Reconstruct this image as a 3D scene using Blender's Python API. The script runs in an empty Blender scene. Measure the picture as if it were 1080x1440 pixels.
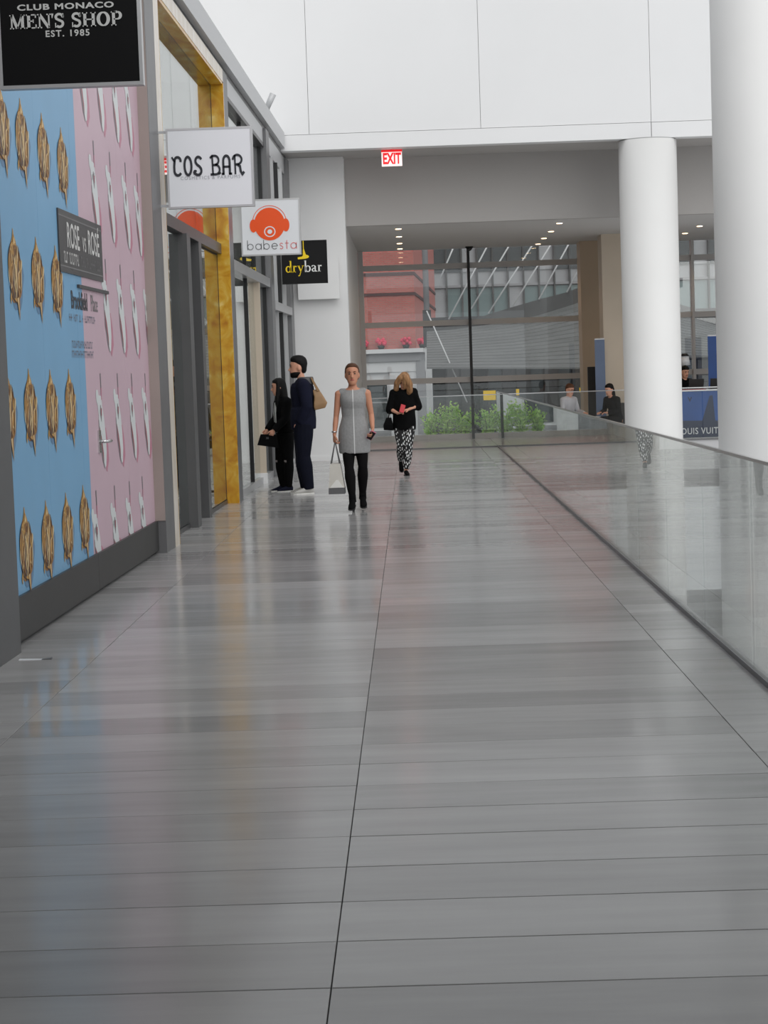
import bpy, bmesh, math, random
from mathutils import Vector, Matrix, Quaternion
random.seed(7)
C = bpy.context.scene.collection
sc = bpy.context.scene
# ---------------------------------------------------------------- camera
FPX = 2683.0; CAMZ = 1.68; ROLL = 0.033
_y = Vector((36/FPX, 202/FPX, -1)).normalized()            # world +Y seen in camera axes
_z = Vector((-ROLL, 1, 0)); _z = (_z - _y*_z.dot(_y)).normalized()
_x = _y.cross(_z)
_R = Matrix((_x, _y, _z))                                  # camera axes -> world
cam = bpy.data.cameras.new('camera'); camo = bpy.data.objects.new('camera', cam); C.objects.link(camo)
cam.sensor_fit = 'HORIZONTAL'; cam.sensor_width = 36; cam.lens = FPX/1080*36
cam.clip_end = 500
camo.matrix_world = Matrix.Translation((0, 0, CAMZ)) @ _R.to_4x4()
sc.camera = camo
# ---------------------------------------------------------------- sky (even overcast) and exposure
w = bpy.data.worlds.new('overcast_sky'); sc.world = w; w.use_nodes = True
bg = w.node_tree.nodes['Background']
bg.inputs[0].default_value = (0.93, 0.965, 1.0, 1); bg.inputs[1].default_value = 0.62
sun = bpy.data.lights.new('fill_sun', 'SUN'); sun.energy = 1.6; sun.angle = math.radians(75); sun.color = (1.0, 0.985, 0.96)
suno = bpy.data.objects.new('fill_sun', sun); C.objects.link(suno)          # soft fill added from behind to brighten the walls facing the camera
suno.rotation_euler = Vector((-0.30, 0.75, -0.60)).to_track_quat('-Z', 'Y').to_euler(); suno.location = (6, -15, 20)
sc.view_settings.view_transform = 'Standard'; sc.view_settings.look = 'None'
sc.view_settings.exposure = 0.0; sc.view_settings.gamma = 1.0; sc.view_settings.use_curve_mapping = False

def ray(px, py): return _R @ Vector(((px-540)/FPX, -(py-720)/FPX, -1))
def at(px, py, Y):
    d = ray(px, py); return Vector((0, 0, CAMZ)) + d*(Y/d.y)
LA = 0.0135; LX = -2.62                                    # left shop front: x = LX + LA*y
def lwpix(px, py, n=0.0):                                  # point (s, z) of the left shop-front plane offset n
    d = ray(px, py); u = Vector((math.sin(LA), math.cos(LA), 0)); v = Vector((math.cos(LA), -math.sin(LA), 0))
    o = Vector((LX, 0, 0)) + v*n
    t = (o - Vector((0, 0, CAMZ))).dot(v)/d.dot(v)
    p = Vector((0, 0, CAMZ)) + d*t
    return (p-o).dot(u), p.z
def lw(n, s, z=0.0):
    return Vector((LX + n*math.cos(LA) + s*math.sin(LA), -n*math.sin(LA) + s*math.cos(LA), z))

# ---------------------------------------------------------------- materials
MATS = {}
def mat(name, col, rough=0.5, metal=0.0, spec=0.5, var=0.0, vscale=4.0, bump=0.0, bscale=60.0, emit=0.0, objrand=0.0, stretch=(1, 1, 1), sheen=0.0):
    m = bpy.data.materials.new(name); m.use_nodes = True; nt = m.node_tree; p = nt.nodes['Principled BSDF']
    p.inputs['Base Color'].default_value = (*col, 1); p.inputs['Roughness'].default_value = rough
    p.inputs['Metallic'].default_value = metal; p.inputs['Specular IOR Level'].default_value = spec
    if emit: p.inputs['Emission Color'].default_value = (*col, 1); p.inputs['Emission Strength'].default_value = emit
    if var or bump or objrand:
        tc = nt.nodes.new('ShaderNodeTexCoord'); mp = nt.nodes.new('ShaderNodeMapping'); mp.inputs['Scale'].default_value = stretch
        nt.links.new(tc.outputs['Object'], mp.inputs[0])
    hsv = None
    if var or objrand:
        hsv = nt.nodes.new('ShaderNodeHueSaturation'); hsv.inputs['Color'].default_value = (*col, 1)
        add = nt.nodes.new('ShaderNodeMath'); add.operation = 'ADD'; add.inputs[0].default_value = 1.0; add.inputs[1].default_value = 0.0
        nt.links.new(add.outputs[0], hsv.inputs['Value']); nt.links.new(hsv.outputs[0], p.inputs['Base Color'])
    if var:
        n = nt.nodes.new('ShaderNodeTexNoise'); n.inputs['Scale'].default_value = vscale; n.inputs['Detail'].default_value = 6
        nt.links.new(mp.outputs[0], n.inputs['Vector'])
        mr = nt.nodes.new('ShaderNodeMapRange'); mr.inputs[1].default_value = 0.3; mr.inputs[2].default_value = 0.7
        mr.inputs[3].default_value = 1-var; mr.inputs[4].default_value = 1+var
        nt.links.new(n.outputs['Fac'], mr.inputs[0]); nt.links.new(mr.outputs[0], add.inputs[0])
    if objrand:
        oi = nt.nodes.new('ShaderNodeObjectInfo'); mr2 = nt.nodes.new('ShaderNodeMapRange')
        mr2.inputs[3].default_value = -objrand; mr2.inputs[4].default_value = objrand
        nt.links.new(oi.outputs['Random'], mr2.inputs[0]); nt.links.new(mr2.outputs[0], add.inputs[1])
    if bump:
        n2 = nt.nodes.new('ShaderNodeTexNoise'); n2.inputs['Scale'].default_value = bscale; n2.inputs['Detail'].default_value = 4
        nt.links.new(mp.outputs[0], n2.inputs['Vector'])
        b = nt.nodes.new('ShaderNodeBump'); b.inputs['Strength'].default_value = bump; b.inputs['Distance'].default_value = 0.01
        nt.links.new(n2.outputs['Fac'], b.inputs['Height']); nt.links.new(b.outputs[0], p.inputs['Normal'])
    MATS[name] = m; return m
def srgb(r, g, b):
    f = lambda c: ((c/255+0.055)/1.055)**2.4 if c > 10 else c/255/12.92
    return (f(r), f(g), f(b))
def glassmat(name, tint=(0.9, 0.94, 0.93), power=5.0, base=0.04, rough=0.0):
    m = bpy.data.materials.new(name); m.use_nodes = True; nt = m.node_tree; nt.nodes.clear()
    out = nt.nodes.new('ShaderNodeOutputMaterial'); mix = nt.nodes.new('ShaderNodeMixShader')
    tr = nt.nodes.new('ShaderNodeBsdfTransparent'); tr.inputs[0].default_value = (*tint, 1)
    gl = nt.nodes.new('ShaderNodeBsdfGlossy'); gl.inputs['Roughness'].default_value = rough; gl.inputs['Color'].default_value = (0.95, 0.97, 0.96, 1)
    lwt = nt.nodes.new('ShaderNodeLayerWeight'); lwt.inputs['Blend'].default_value = 0.5
    pw = nt.nodes.new('ShaderNodeMath'); pw.operation = 'POWER'; pw.inputs[1].default_value = power
    mr = nt.nodes.new('ShaderNodeMapRange'); mr.inputs[3].default_value = base; mr.inputs[4].default_value = 1.0
    nt.links.new(lwt.outputs['Facing'], pw.inputs[0]); nt.links.new(pw.outputs[0], mr.inputs[0]); nt.links.new(mr.outputs[0], mix.inputs[0])
    nt.links.new(tr.outputs[0], mix.inputs[1]); nt.links.new(gl.outputs[0], mix.inputs[2]); nt.links.new(mix.outputs[0], out.inputs[0])
    MATS[name] = m; return m
def rampmat(name, stops, scale, rough=0.3, distort=3.0, stretch=(1, 1, 1), wave=False):
    m = bpy.data.materials.new(name); m.use_nodes = True; nt = m.node_tree; p = nt.nodes['Principled BSDF']; p.inputs['Roughness'].default_value = rough
    tc = nt.nodes.new('ShaderNodeTexCoord'); mp = nt.nodes.new('ShaderNodeMapping'); mp.inputs['Scale'].default_value = stretch
    nt.links.new(tc.outputs['Object'], mp.inputs[0])
    if wave:
        t = nt.nodes.new('ShaderNodeTexWave'); t.bands_direction = 'Z'; t.inputs['Distortion'].default_value = distort; t.inputs['Detail'].default_value = 4; t.inputs['Detail Scale'].default_value = 1.6
    else:
        t = nt.nodes.new('ShaderNodeTexNoise'); t.inputs['Distortion'].default_value = distort; t.inputs['Detail'].default_value = 7
    t.inputs['Scale'].default_value = scale; nt.links.new(mp.outputs[0], t.inputs['Vector'])
    r = nt.nodes.new('ShaderNodeValToRGB'); el = r.color_ramp.elements
    while len(el) > 1: el.remove(el[-1])
    el[0].position = stops[0][0]; el[0].color = (*stops[0][1], 1)
    for pos, c in stops[1:]:
        e = el.new(pos); e.color = (*c, 1)
    nt.links.new(t.outputs['Fac'], r.inputs[0]); nt.links.new(r.outputs[0], p.inputs['Base Color'])
    MATS[name] = m; return m
def brickmat(name, c1, c2, mortar, scale):
    m = bpy.data.materials.new(name); m.use_nodes = True; nt = m.node_tree; p = nt.nodes['Principled BSDF']; p.inputs['Roughness'].default_value = 0.85
    tc = nt.nodes.new('ShaderNodeTexCoord'); sp = nt.nodes.new('ShaderNodeSeparateXYZ'); cb = nt.nodes.new('ShaderNodeCombineXYZ')
    ad = nt.nodes.new('ShaderNodeMath'); ad.operation = 'ADD'
    nt.links.new(tc.outputs['Object'], sp.inputs[0]); nt.links.new(sp.outputs[0], ad.inputs[0]); nt.links.new(sp.outputs[1], ad.inputs[1])
    nt.links.new(ad.outputs[0], cb.inputs[0]); nt.links.new(sp.outputs[2], cb.inputs[1])
    b = nt.nodes.new('ShaderNodeTexBrick'); b.inputs['Scale'].default_value = scale; b.inputs['Color1'].default_value = (*c1, 1); b.inputs['Color2'].default_value = (*c2, 1); b.inputs['Mortar'].default_value = (*mortar, 1)
    b.inputs['Mortar Size'].default_value = 0.012; b.inputs['Brick Width'].default_value = 0.22; b.inputs['Row Height'].default_value = 0.075
    nt.links.new(cb.outputs[0], b.inputs['Vector']); nt.links.new(b.outputs['Color'], p.inputs['Base Color'])
    MATS[name] = m; return m

def floormat():
    m = mat('slab_stone', (0.39, 0.385, 0.382), rough=0.13, spec=0.22, var=0.10, vscale=2.0, objrand=0.15, stretch=(0.5, 3.0, 1))
    nt = m.node_tree; p = nt.nodes['Principled BSDF']
    oi = nt.nodes.new('ShaderNodeObjectInfo'); mr = nt.nodes.new('ShaderNodeMapRange'); mr.inputs[3].default_value = 0.12; mr.inputs[4].default_value = 0.20
    mu = nt.nodes.new('ShaderNodeMath'); mu.operation = 'MULTIPLY'; mu.inputs[1].default_value = 7.31
    fr = nt.nodes.new('ShaderNodeMath'); fr.operation = 'FRACT'
    nt.links.new(oi.outputs['Random'], mu.inputs[0]); nt.links.new(mu.outputs[0], fr.inputs[0]); nt.links.new(fr.outputs[0], mr.inputs[0])
    nt.links.new(mr.outputs[0], p.inputs['Roughness'])
    return m
floormat()
mat('grout', (0.07, 0.068, 0.065), 0.8)
mat('white_paint', (0.80, 0.80, 0.80), 0.55, var=0.015, vscale=1.0)
mat('white_panel', (0.83, 0.83, 0.835), 0.45, var=0.012, vscale=0.7)
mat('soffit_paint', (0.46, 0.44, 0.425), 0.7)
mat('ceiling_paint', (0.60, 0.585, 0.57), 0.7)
mat('joint_dark', (0.42, 0.42, 0.42), 0.7)
mat('column_white', (0.80, 0.795, 0.785), 0.5, var=0.012, vscale=1.5)
mat('grey_metal', (0.17, 0.17, 0.176), 0.38, metal=0.3, var=0.06, vscale=3)
mat('dark_metal', (0.075, 0.075, 0.078), 0.35, metal=0.3, var=0.06, vscale=3)
mat('post_metal', (0.105, 0.105, 0.108), 0.4, metal=0.2, var=0.05, vscale=3)
mat('taupe_metal', srgb(158, 146, 140), 0.45, var=0.05, vscale=1.5)
mat('light_metal', (0.52, 0.52, 0.53), 0.3, metal=0.5)
mat('coping_metal', (0.55, 0.555, 0.565), 0.4, metal=0.2)
mat('plinth_metal', (0.034, 0.033, 0.032), 0.4, spec=0.3, var=0.1, vscale=2)
mat('steel', (0.62, 0.62, 0.62), 0.2, metal=1.0)
mat('black_matte', (0.012, 0.012, 0.013), 0.5)
mat('black_gloss', (0.006, 0.006, 0.007), 0.25)
mat('blue_print', srgb(118, 172, 210), 0.4, var=0.03, vscale=2)
mat('pink_print', srgb(208, 178, 190), 0.4, var=0.02, vscale=2)
mat('pink_shadow', srgb(198, 128, 150), 0.4)
mat('red_print', srgb(150, 60, 78), 0.4)
mat('white_print', srgb(222, 226, 226), 0.4)
mat('grey_print', srgb(120, 116, 120), 0.4)
mat('nest_dark', srgb(92, 66, 48), 0.45)
mat('nest_brown', srgb(150, 104, 52), 0.45)
mat('nest_gold', srgb(196, 148, 74), 0.45)
mat('nest_cream', srgb(226, 198, 146), 0.45)
mat('nest_shadow', srgb(92, 132, 168), 0.4)
mat('placard', srgb(66, 65, 66), 0.4)
mat('placard_text', srgb(215, 213, 210), 0.5)
mat('faint_text', srgb(120, 118, 118), 0.5)
mat('ink', srgb(58, 58, 64), 0.5)
mat('soft_ink', srgb(120, 125, 140), 0.5)
mat('sign_deep_black', (0.004, 0.004, 0.0045), 0.55, spec=0.15)
mat('sign_white', srgb(232, 234, 238), 0.35)
mat('sign_black', srgb(22, 22, 23), 0.5, spec=0.2)
mat('sign_text_grey', srgb(200, 200, 198), 0.4)
mat('cos_ink', srgb(30, 34, 42), 0.4)
mat('cos_small', srgb(170, 172, 176), 0.4)
mat('orange', srgb(246, 84, 10), 0.4)
mat('babe_grey', srgb(96, 98, 100), 0.4)
mat('babe_red', srgb(222, 96, 92), 0.4)
mat('yellow', srgb(250, 214, 20), 0.4)
mat('dry_white', srgb(240, 240, 238), 0.4)
mat('exit_glow', srgb(255, 235, 232), 0.4, emit=0.75)
mat('exit_red', srgb(240, 30, 40), 0.4, emit=0.6)
rampmat('onyx', [(0.25, srgb(168, 100, 12)), (0.40, srgb(192, 134, 24)), (0.52, srgb(206, 156, 42)), (0.62, srgb(212, 172, 72)), (0.75, srgb(230, 206, 136))], 1.5, rough=0.2, distort=1.3, stretch=(2.6, 1, 2.8))
rampmat('pale_marble', [(0.2, srgb(206, 190, 168)), (0.5, srgb(226, 216, 202)), (0.8, srgb(238, 232, 226))], 1.4, rough=0.25, stretch=(1, 1, 0.4))
glassmat('shop_glass', (0.85, 0.87, 0.87), power=4.0, base=0.06)
glassmat('rail_glass', (0.955, 0.965, 0.96), power=4.2, base=0.04)
glassmat('curtain_glass', (0.94, 0.95, 0.95), power=5.0, base=0.07)
mat('mullion_grey', (0.50, 0.485, 0.475), 0.5)
mat('tan_stone', srgb(196, 176, 152), 0.6, var=0.04, vscale=1.5)
mat('beige_stone', srgb(200, 186, 168), 0.6, var=0.03, vscale=1.5)
mat('shop_wall', (0.62, 0.61, 0.60), 0.7)
mat('shop_floor', (0.22, 0.22, 0.22), 0.3)
mat('lamp_warm', (1.0, 0.72, 0.42), 0.5, emit=6.0)
mat('fill_panel', (1.0, 0.95, 0.88), 0.5, emit=5.0)
mat('fill_panel_dim', (1.0, 0.93, 0.82), 0.5, emit=1.2)

# ---------------------------------------------------------------- mesh helpers
class MB:
    def __init__(self, off=(0, 0, 0)): self.v = []; self.f = []; self.m = []; self.o = Vector(off); self.cur = 0
    def vert(self, p): self.v.append(Vector(p)-self.o); return len(self.v)-1
    def face(self, idx, m=None): self.f.append(tuple(idx)); self.m.append(self.cur if m is None else m)
    def poly(self, pts, m=None): self.face([self.vert(p) for p in pts], m)
    def hexa(self, p, m=None):      # 8 pts: bottom 4 ccw, top 4 ccw
        i = [self.vert(q) for q in p]
        for f in ((3, 2, 1, 0), (4, 5, 6, 7), (0, 1, 5, 4), (1, 2, 6, 5), (2, 3, 7, 6), (3, 0, 4, 7)): self.face([i[k] for k in f], m)
        return self
    def box(self, x0, x1, y0, y1, z0, z1, m=None):
        return self.hexa([(x0, y0, z0), (x1, y0, z0), (x1, y1, z0), (x0, y1, z0), (x0, y0, z1), (x1, y0, z1), (x1, y1, z1), (x0, y1, z1)], m)
    def bbox(self, x0, x1, y0, y1, z0, z1, b=0.004, m=None):     # box with bevelled top edges
        bz = z1-b
        ps = [[(x0, y0, z0), (x1, y0, z0), (x1, y1, z0), (x0, y1, z0)], [(x0, y0, bz), (x1, y0, bz), (x1, y1, bz), (x0, y1, bz)],
              [(x0+b, y0+b, z1), (x1-b, y0+b, z1), (x1-b, y1-b, z1), (x0+b, y1-b, z1)]]
        r = [[self.vert(p) for p in q] for q in ps]
        self.face(r[0][::-1], m); self.face(r[2], m)
        for a in range(2):
            for k in range(4): self.face((r[a][k], r[a][(k+1) % 4], r[a+1][(k+1) % 4], r[a+1][k]), m)
        return self
    def loft(self, rings, m=None, cap=True):   # rings: lists of points of equal length
        r = [[self.vert(p) for p in q] for q in rings]; n = len(r[0])
        for a in range(len(r)-1):
            for k in range(n): self.face((r[a][k], r[a][(k+1) % n], r[a+1][(k+1) % n], r[a+1][k]), m)
        if cap: self.face(r[0][::-1], m); self.face(r[-1], m)
        return self
    def erings(self, specs, n=18, m=None, cap=True):   # (cx, cy, cz, rx, ry)
        return self.loft([[(c[0]+c[3]*math.cos(2*math.pi*k/n), c[1]+c[4]*math.sin(2*math.pi*k/n), c[2]) for k in range(n)] for c in specs], m, cap)
    def tube(self, pts, radii, n=10, m=None, round_ends=False, flat=None):
        pts = [Vector(p) for p in pts]
        if not hasattr(radii, '__len__'): radii = [radii]*len(pts)
        radii = list(radii)
        if round_ends:
            d0 = (pts[0]-pts[1]).normalized(); d1 = (pts[-1]-pts[-2]).normalized(); r0, r1 = radii[0], radii[-1]
            pre = [pts[0]+d0*r0*0.95, pts[0]+d0*r0*0.6]; post = [pts[-1]+d1*r1*0.6, pts[-1]+d1*r1*0.95]
            pts = pre+pts+post; radii = [r0*0.3, r0*0.8]+radii+[r1*0.8, r1*0.3]
        t0 = (pts[1]-pts[0]).normalized()
        ref = Vector((0, 0, 1)) if abs(t0.z) < 0.9 else Vector((1, 0, 0))
        a = t0.cross(ref).normalized(); rings = []
        for i, p in enumerate(pts):
            t = (pts[min(i+1, len(pts)-1)]-pts[max(i-1, 0)]).normalized()
            a = (a-t*a.dot(t)).normalized(); b = t.cross(a)
            r = radii[i]
            rings.append([p+a*r*math.cos(2*math.pi*k/n)+b*r*math.sin(2*math.pi*k/n) for k in range(n)])
        return self.loft(rings, m)
    def ball(self, c, r, n=12, k=8, m=None):
        c = Vector(c); r = (r, r, r) if not hasattr(r, '__len__') else r
        return self.loft([[(c.x+r[0]*math.cos(2*math.pi*j/n)*math.sin(th), c.y+r[1]*math.sin(2*math.pi*j/n)*math.sin(th), c.z-r[2]*math.cos(th)) for j in range(n)]
                          for th in [math.pi*(q+0.35)/(k+0.7-0.0) for q in range(k+1)]], m)
    def xform(self, M, start=0):
        for i in range(start, len(self.v)): self.v[i] = M @ self.v[i]
    def mesh(self, name, mats):
        me = bpy.data.meshes.new(name); me.from_pydata([tuple(v) for v in self.v], [], self.f)
        for x in (mats if isinstance(mats, (list, tuple)) else [mats]): me.materials.append(MATS[x])
        for p, k in zip(me.polygons, self.m): p.material_index = k
        return me
    def build(self, name, mats, parent=None, smooth=False, loc=None, fix=True):
        me = self.mesh(name, mats)
        if fix:
            bm = bmesh.new(); bm.from_mesh(me); bmesh.ops.recalc_face_normals(bm, faces=bm.faces); bm.to_mesh(me); bm.free()
        if smooth: me.polygons.foreach_set('use_smooth', [True]*len(me.polygons))
        return link(name, me, parent, loc)
def link(name, me, parent=None, loc=None):
    o = bpy.data.objects.new(name, me); C.objects.link(o)
    if parent is not None: o.parent = parent
    if loc is not None: o.location = loc
    return o
def tag(o, label=None, cat=None, group=None, kind=None):
    if label: o['label'] = label
    if cat: o['category'] = cat
    if group: o['group'] = group
    if kind: o['kind'] = kind
    return o
def thing(name, label, cat, loc=(0, 0, 0), rz=0.0, group=None, kind=None):
    o = bpy.data.objects.new(name, None); C.objects.link(o); o.empty_display_size = 0.2
    o.location = loc; o.rotation_euler = (0, 0, rz)
    return tag(o, label, cat, group, kind)
def lwthing(name, label, cat, n=0.0, s=0.0, z=0.0, group=None, kind=None):
    o = thing(name, label, cat, lw(n, s, z), -LA, group, kind); o['_o'] = (n, s, z); return o
def LB(o): return MB(tuple(o['_o']))
def remesh(mb, name, mats, parent, voxel=0.012, smooth=3, pick=None, extra=None):
    me = mb.mesh(name+'_src', mats); o = bpy.data.objects.new('tmp', me); C.objects.link(o)
    md = o.modifiers.new('r', 'REMESH'); md.mode = 'VOXEL'; md.voxel_size = voxel; md.use_smooth_shade = True
    if smooth: s = o.modifiers.new('s', 'SMOOTH'); s.factor = 0.5; s.iterations = smooth
    dg = bpy.context.evaluated_depsgraph_get(); dg.update()
    me2 = bpy.data.meshes.new_from_object(o.evaluated_get(dg)); bpy.data.objects.remove(o); bpy.data.meshes.remove(me)
    me2.name = name; me2.materials.clear()
    for x in (mats if isinstance(mats, (list, tuple)) else [mats]): me2.materials.append(MATS[x])
    if extra is not None:
        bm = bmesh.new(); bm.from_mesh(me2); em = extra.mesh('x', mats); bm.from_mesh(em)
        bmesh.ops.recalc_face_normals(bm, faces=bm.faces); bm.to_mesh(me2); bm.free(); bpy.data.meshes.remove(em)
    idx = [0]*len(me2.polygons)
    if pick:
        for i, p in enumerate(me2.polygons): idx[i] = pick(p.center)
    me2.polygons.foreach_set('material_index', idx)
    me2.polygons.foreach_set('use_smooth', [True]*len(me2.polygons))
    return link(name, me2, parent)
# ---------------------------------------------------------------- lettering
def textmesh(s, size, bold=0.0, sx=1.0, spacing=1.0, align='CENTER'):
    cu = bpy.data.curves.new('t', 'FONT'); cu.body = s; cu.size = size; cu.align_x = align; cu.align_y = 'CENTER'; cu.offset = bold; cu.space_character = spacing
    cu.resolution_u = 3
    o = bpy.data.objects.new('t', cu); C.objects.link(o); dg = bpy.context.evaluated_depsgraph_get(); dg.update()
    me = bpy.data.meshes.new_from_object(o.evaluated_get(dg)); bpy.data.objects.remove(o)
    for v in me.vertices: v.co.x *= sx
    return me
def put_text(name, s, size, material, parent, M, bold=0.0, sx=1.0, spacing=1.0, align='CENTER'):
    me = textmesh(s, size, bold, sx, spacing, align); me.transform(M)      # each letter (and accent) becomes a part of its own
    vs_ = [tuple(v.co) for v in me.vertices]; par = list(range(len(vs_)))
    def root(a):
        while par[a] != a: par[a] = par[par[a]]; a = par[a]
        return a
    for p in me.polygons:
        r0 = root(p.vertices[0])
        for v in p.vertices: par[root(v)] = r0
    isl = {}
    for p in me.polygons: isl.setdefault(root(p.vertices[0]), []).append(list(p.vertices))
    o = None
    for fs in isl.values():
        ids = sorted({v for f in fs for v in f}); mp_ = {v: i for i, v in enumerate(ids)}
        m2 = bpy.data.meshes.new('letter'); m2.from_pydata([vs_[v] for v in ids], [], [[mp_[v] for v in f] for f in fs]); m2.materials.append(MATS[material])
        o = link('letter', m2, parent)
    bpy.data.meshes.remove(me)
    return o
FACECAM = Matrix(((1, 0, 0, 0), (0, 0, -1, 0), (0, 1, 0, 0), (0, 0, 0, 1)))   # text xy -> world xz facing -Y
def stroke(mb, pts, wd, M, m=0):
    P = [Vector((p[0], p[1])) for p in pts]; L = []; R = []
    closed = (P[0]-P[-1]).length < 1e-6
    for i in range(len(P)):
        a = P[i-1] if i > 0 else (P[-2] if closed else None); b = P[i+1] if i < len(P)-1 else (P[1] if closed else None)
        d1 = (P[i]-a).normalized() if a is not None else None; d2 = (b-P[i]).normalized() if b is not None else None
        d = (d1+d2) if d1 is not None and d2 is not None else (d1 if d1 is not None else d2)
        if d.length < 1e-4: d = d2
        d = d.normalized(); nn = Vector((-d.y, d.x)); k = 1.0
        if d1 is not None and d2 is not None: k = 1/max(0.5, d.dot(d2))
        ww = wd[i] if hasattr(wd, '__len__') else wd
        L.append(P[i]+nn*ww*0.5*k); R.append(P[i]-nn*ww*0.5*k)
    for i in range(len(P)-1):
        mb.poly([M @ Vector((q.x, q.y, 0)) for q in (R[i], R[i+1], L[i+1], L[i])], m)
def arc(cx, cy, rx, ry, a0, a1, n=14): return [(cx+rx*math.cos(math.radians(a0+(a1-a0)*k/n)), cy+ry*math.sin(math.radians(a0+(a1-a0)*k/n))) for k in range(n+1)]
def glyphs(word, table, M, gap, m, parent):      # each letter is a part of its own
    x = 0
    for ch in word:
        if ch == ' ': x += 0.42; continue
        wd, strokes = table[ch]; mb = MB()
        for pts, t in strokes: stroke(mb, [(p[0]+x, p[1]) for p in pts], t, M, 0)
        mb.build('letter', m, parent, fix=False)
        x += wd+gap
    return x-gap
def width(word, table, gap): return sum(0.42 if c == ' ' else table[c][0]+gap for c in word)-gap
T, S_ = 0.2, 0.09     # slab serif: thick and thin
def vs(x): return [([(x, 0), (x, 1)], T), ([(x-0.17, 0.045), (x+0.17, 0.045)], S_), ([(x-0.17, 0.955), (x+0.17, 0.955)], S_)]
SERIF = {
 'M': (1.02, [([(0.14, 0), (0.14, 1)], 0.1), ([(0.02, .045), (0.28, .045)], S_), ([(0.0, .955), (0.22, .955)], S_), ([(0.16, 1), (0.5, 0.05)], 0.2), ([(0.5, 0.05), (0.84, 1)], 0.1), ([(0.86, 0), (0.86, 1)], T), ([(0.7, .045), (1.02, .045)], S_), ([(0.84, .955), (1.02, .955)], S_)]),
 'E': (0.72, vs(0.2)+[([(0.2, .045), (0.7, .045)], S_), ([(0.2, .955), (0.68, .955)], S_), ([(0.2, .52), (0.5, .52)], S_), ([(0.68, 0), (0.68, 0.28)], .08), ([(0.66, 0.74), (0.66, 1)], .08), ([(0.5, .4), (0.5, .64)], .07)]),
 'N': (0.9, [([(0.15, 0), (0.15, 1)], 0.1), ([(0.0, .045), (0.3, .045)], S_), ([(0.0, .955), (0.2, .955)], S_), ([(0.15, 0.98), (0.75, 0.02)], 0.2), ([(0.77, 0), (0.77, 1)], .1), ([(0.62, .955), (0.92, .955)], S_)]),
 "'": (0.12, [([(0.06, 1.0), (0.03, 0.68)], [0.15, 0.05])]),
 'S': (0.66, [([(0.57, 0.72), (0.55, 0.82)]+arc(0.33, 0.73, 0.23, 0.22, 40, 180, 8)+[(0.14, 0.62), (0.3, 0.53), (0.46, 0.45)]+arc(0.33, 0.28, 0.23, 0.23, 40, -140, 10), 0.17), ([(0.58, 0.68), (0.58, 1.0)], .07), ([(0.07, 0), (0.07, 0.34)], .07)]),
 'H': (0.92, vs(0.18)+vs(0.74)+[([(0.2, .5), (0.74, .5)], S_)]),
 'O': (0.86, [(arc(0.43, 0.5, 0.335, 0.455, 90, 450, 28), [0.09+0.14*abs(math.cos(math.radians(90+360*k/28))) for k in range(29)])]),
 'P': (0.76, vs(0.2)+[([(0.2, .955), (0.45, .955)]+arc(0.45, 0.71, 0.22, 0.245, 90, -90, 10)+[(0.2, .465)], [.09, .09]+[0.09+0.11*math.cos(math.radians(90-18*k)) for k in range(11)]+[.09])]),
}
t_ = 0.085
def hook(x0, y0, x1, y1): return ([(x0, y0), (x1, y1)], t_)
COSF = {   # art nouveau letters, cap height 1
 'C': (0.62, [([(0.52, 0.72)]+arc(0.34, 0.76, 0.2, 0.2, 10, 150, 8)+[(0.12, 0.5)]+arc(0.34, 0.28, 0.22, 0.24, 170, 330, 9), 0.14), ([(-0.02, 0.98), (0.06, 0.86), (0.16, 0.72)], 0.1)]),
 'O': (0.6, [(arc(0.3, 0.5, 0.22, 0.46, 90, 450, 24), 0.14)]),
 'S': (0.55, [(arc(0.3, 0.74, 0.19, 0.2, 20, 200, 9)+[(0.2, 0.56), (0.34, 0.47)]+arc(0.25, 0.25, 0.22, 0.22, 50, -130, 10)+arc(0.08, 0.16, 0.07, 0.07, 270, 20, 5), 0.14)]),
 'B': (0.66, [([(0.16, 0.02), (0.14, 0.98)], 0.11), ([(0.0, 0.86), (0.14, 0.97)]+arc(0.3, 0.74, 0.24, 0.23, 90, -90, 10)+[(0.16, 0.5)], 0.12), ([(0.3, 0.51)]+arc(0.34, 0.27, 0.25, 0.24, 90, -90, 10)+[(0.0, 0.03)], 0.12), ([(0.5, 0.03), (0.66, 0.11)], .1)]),
 'A': (0.62, [([(0.1, 0.0), (0.1, 0.6)]+arc(0.3, 0.68, 0.2, 0.27, 170, 10, 10)+[(0.5, 0.6), (0.5, 0.0)], 0.14), ([(0.1, 0.4), (0.5, 0.4)], 0.11), ([(-0.02, .04), (0.14, .04)], .11), ([(0.44, .04), (0.64, .04)], .11)]),
 'R': (0.7, [([(0.16, 0.0), (0.15, 0.98)], 0.11), ([(0.0, 0.74)]+arc(0.3, 0.74, 0.28, 0.24, 170, -90, 14)+[(0.18, 0.5)], 0.12), ([(0.3, 0.5), (0.46, 0.4), (0.5, 0.14), (0.6, 0.0), (0.72, 0.12)], 0.14)]),
}
b_ = 0.1
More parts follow.
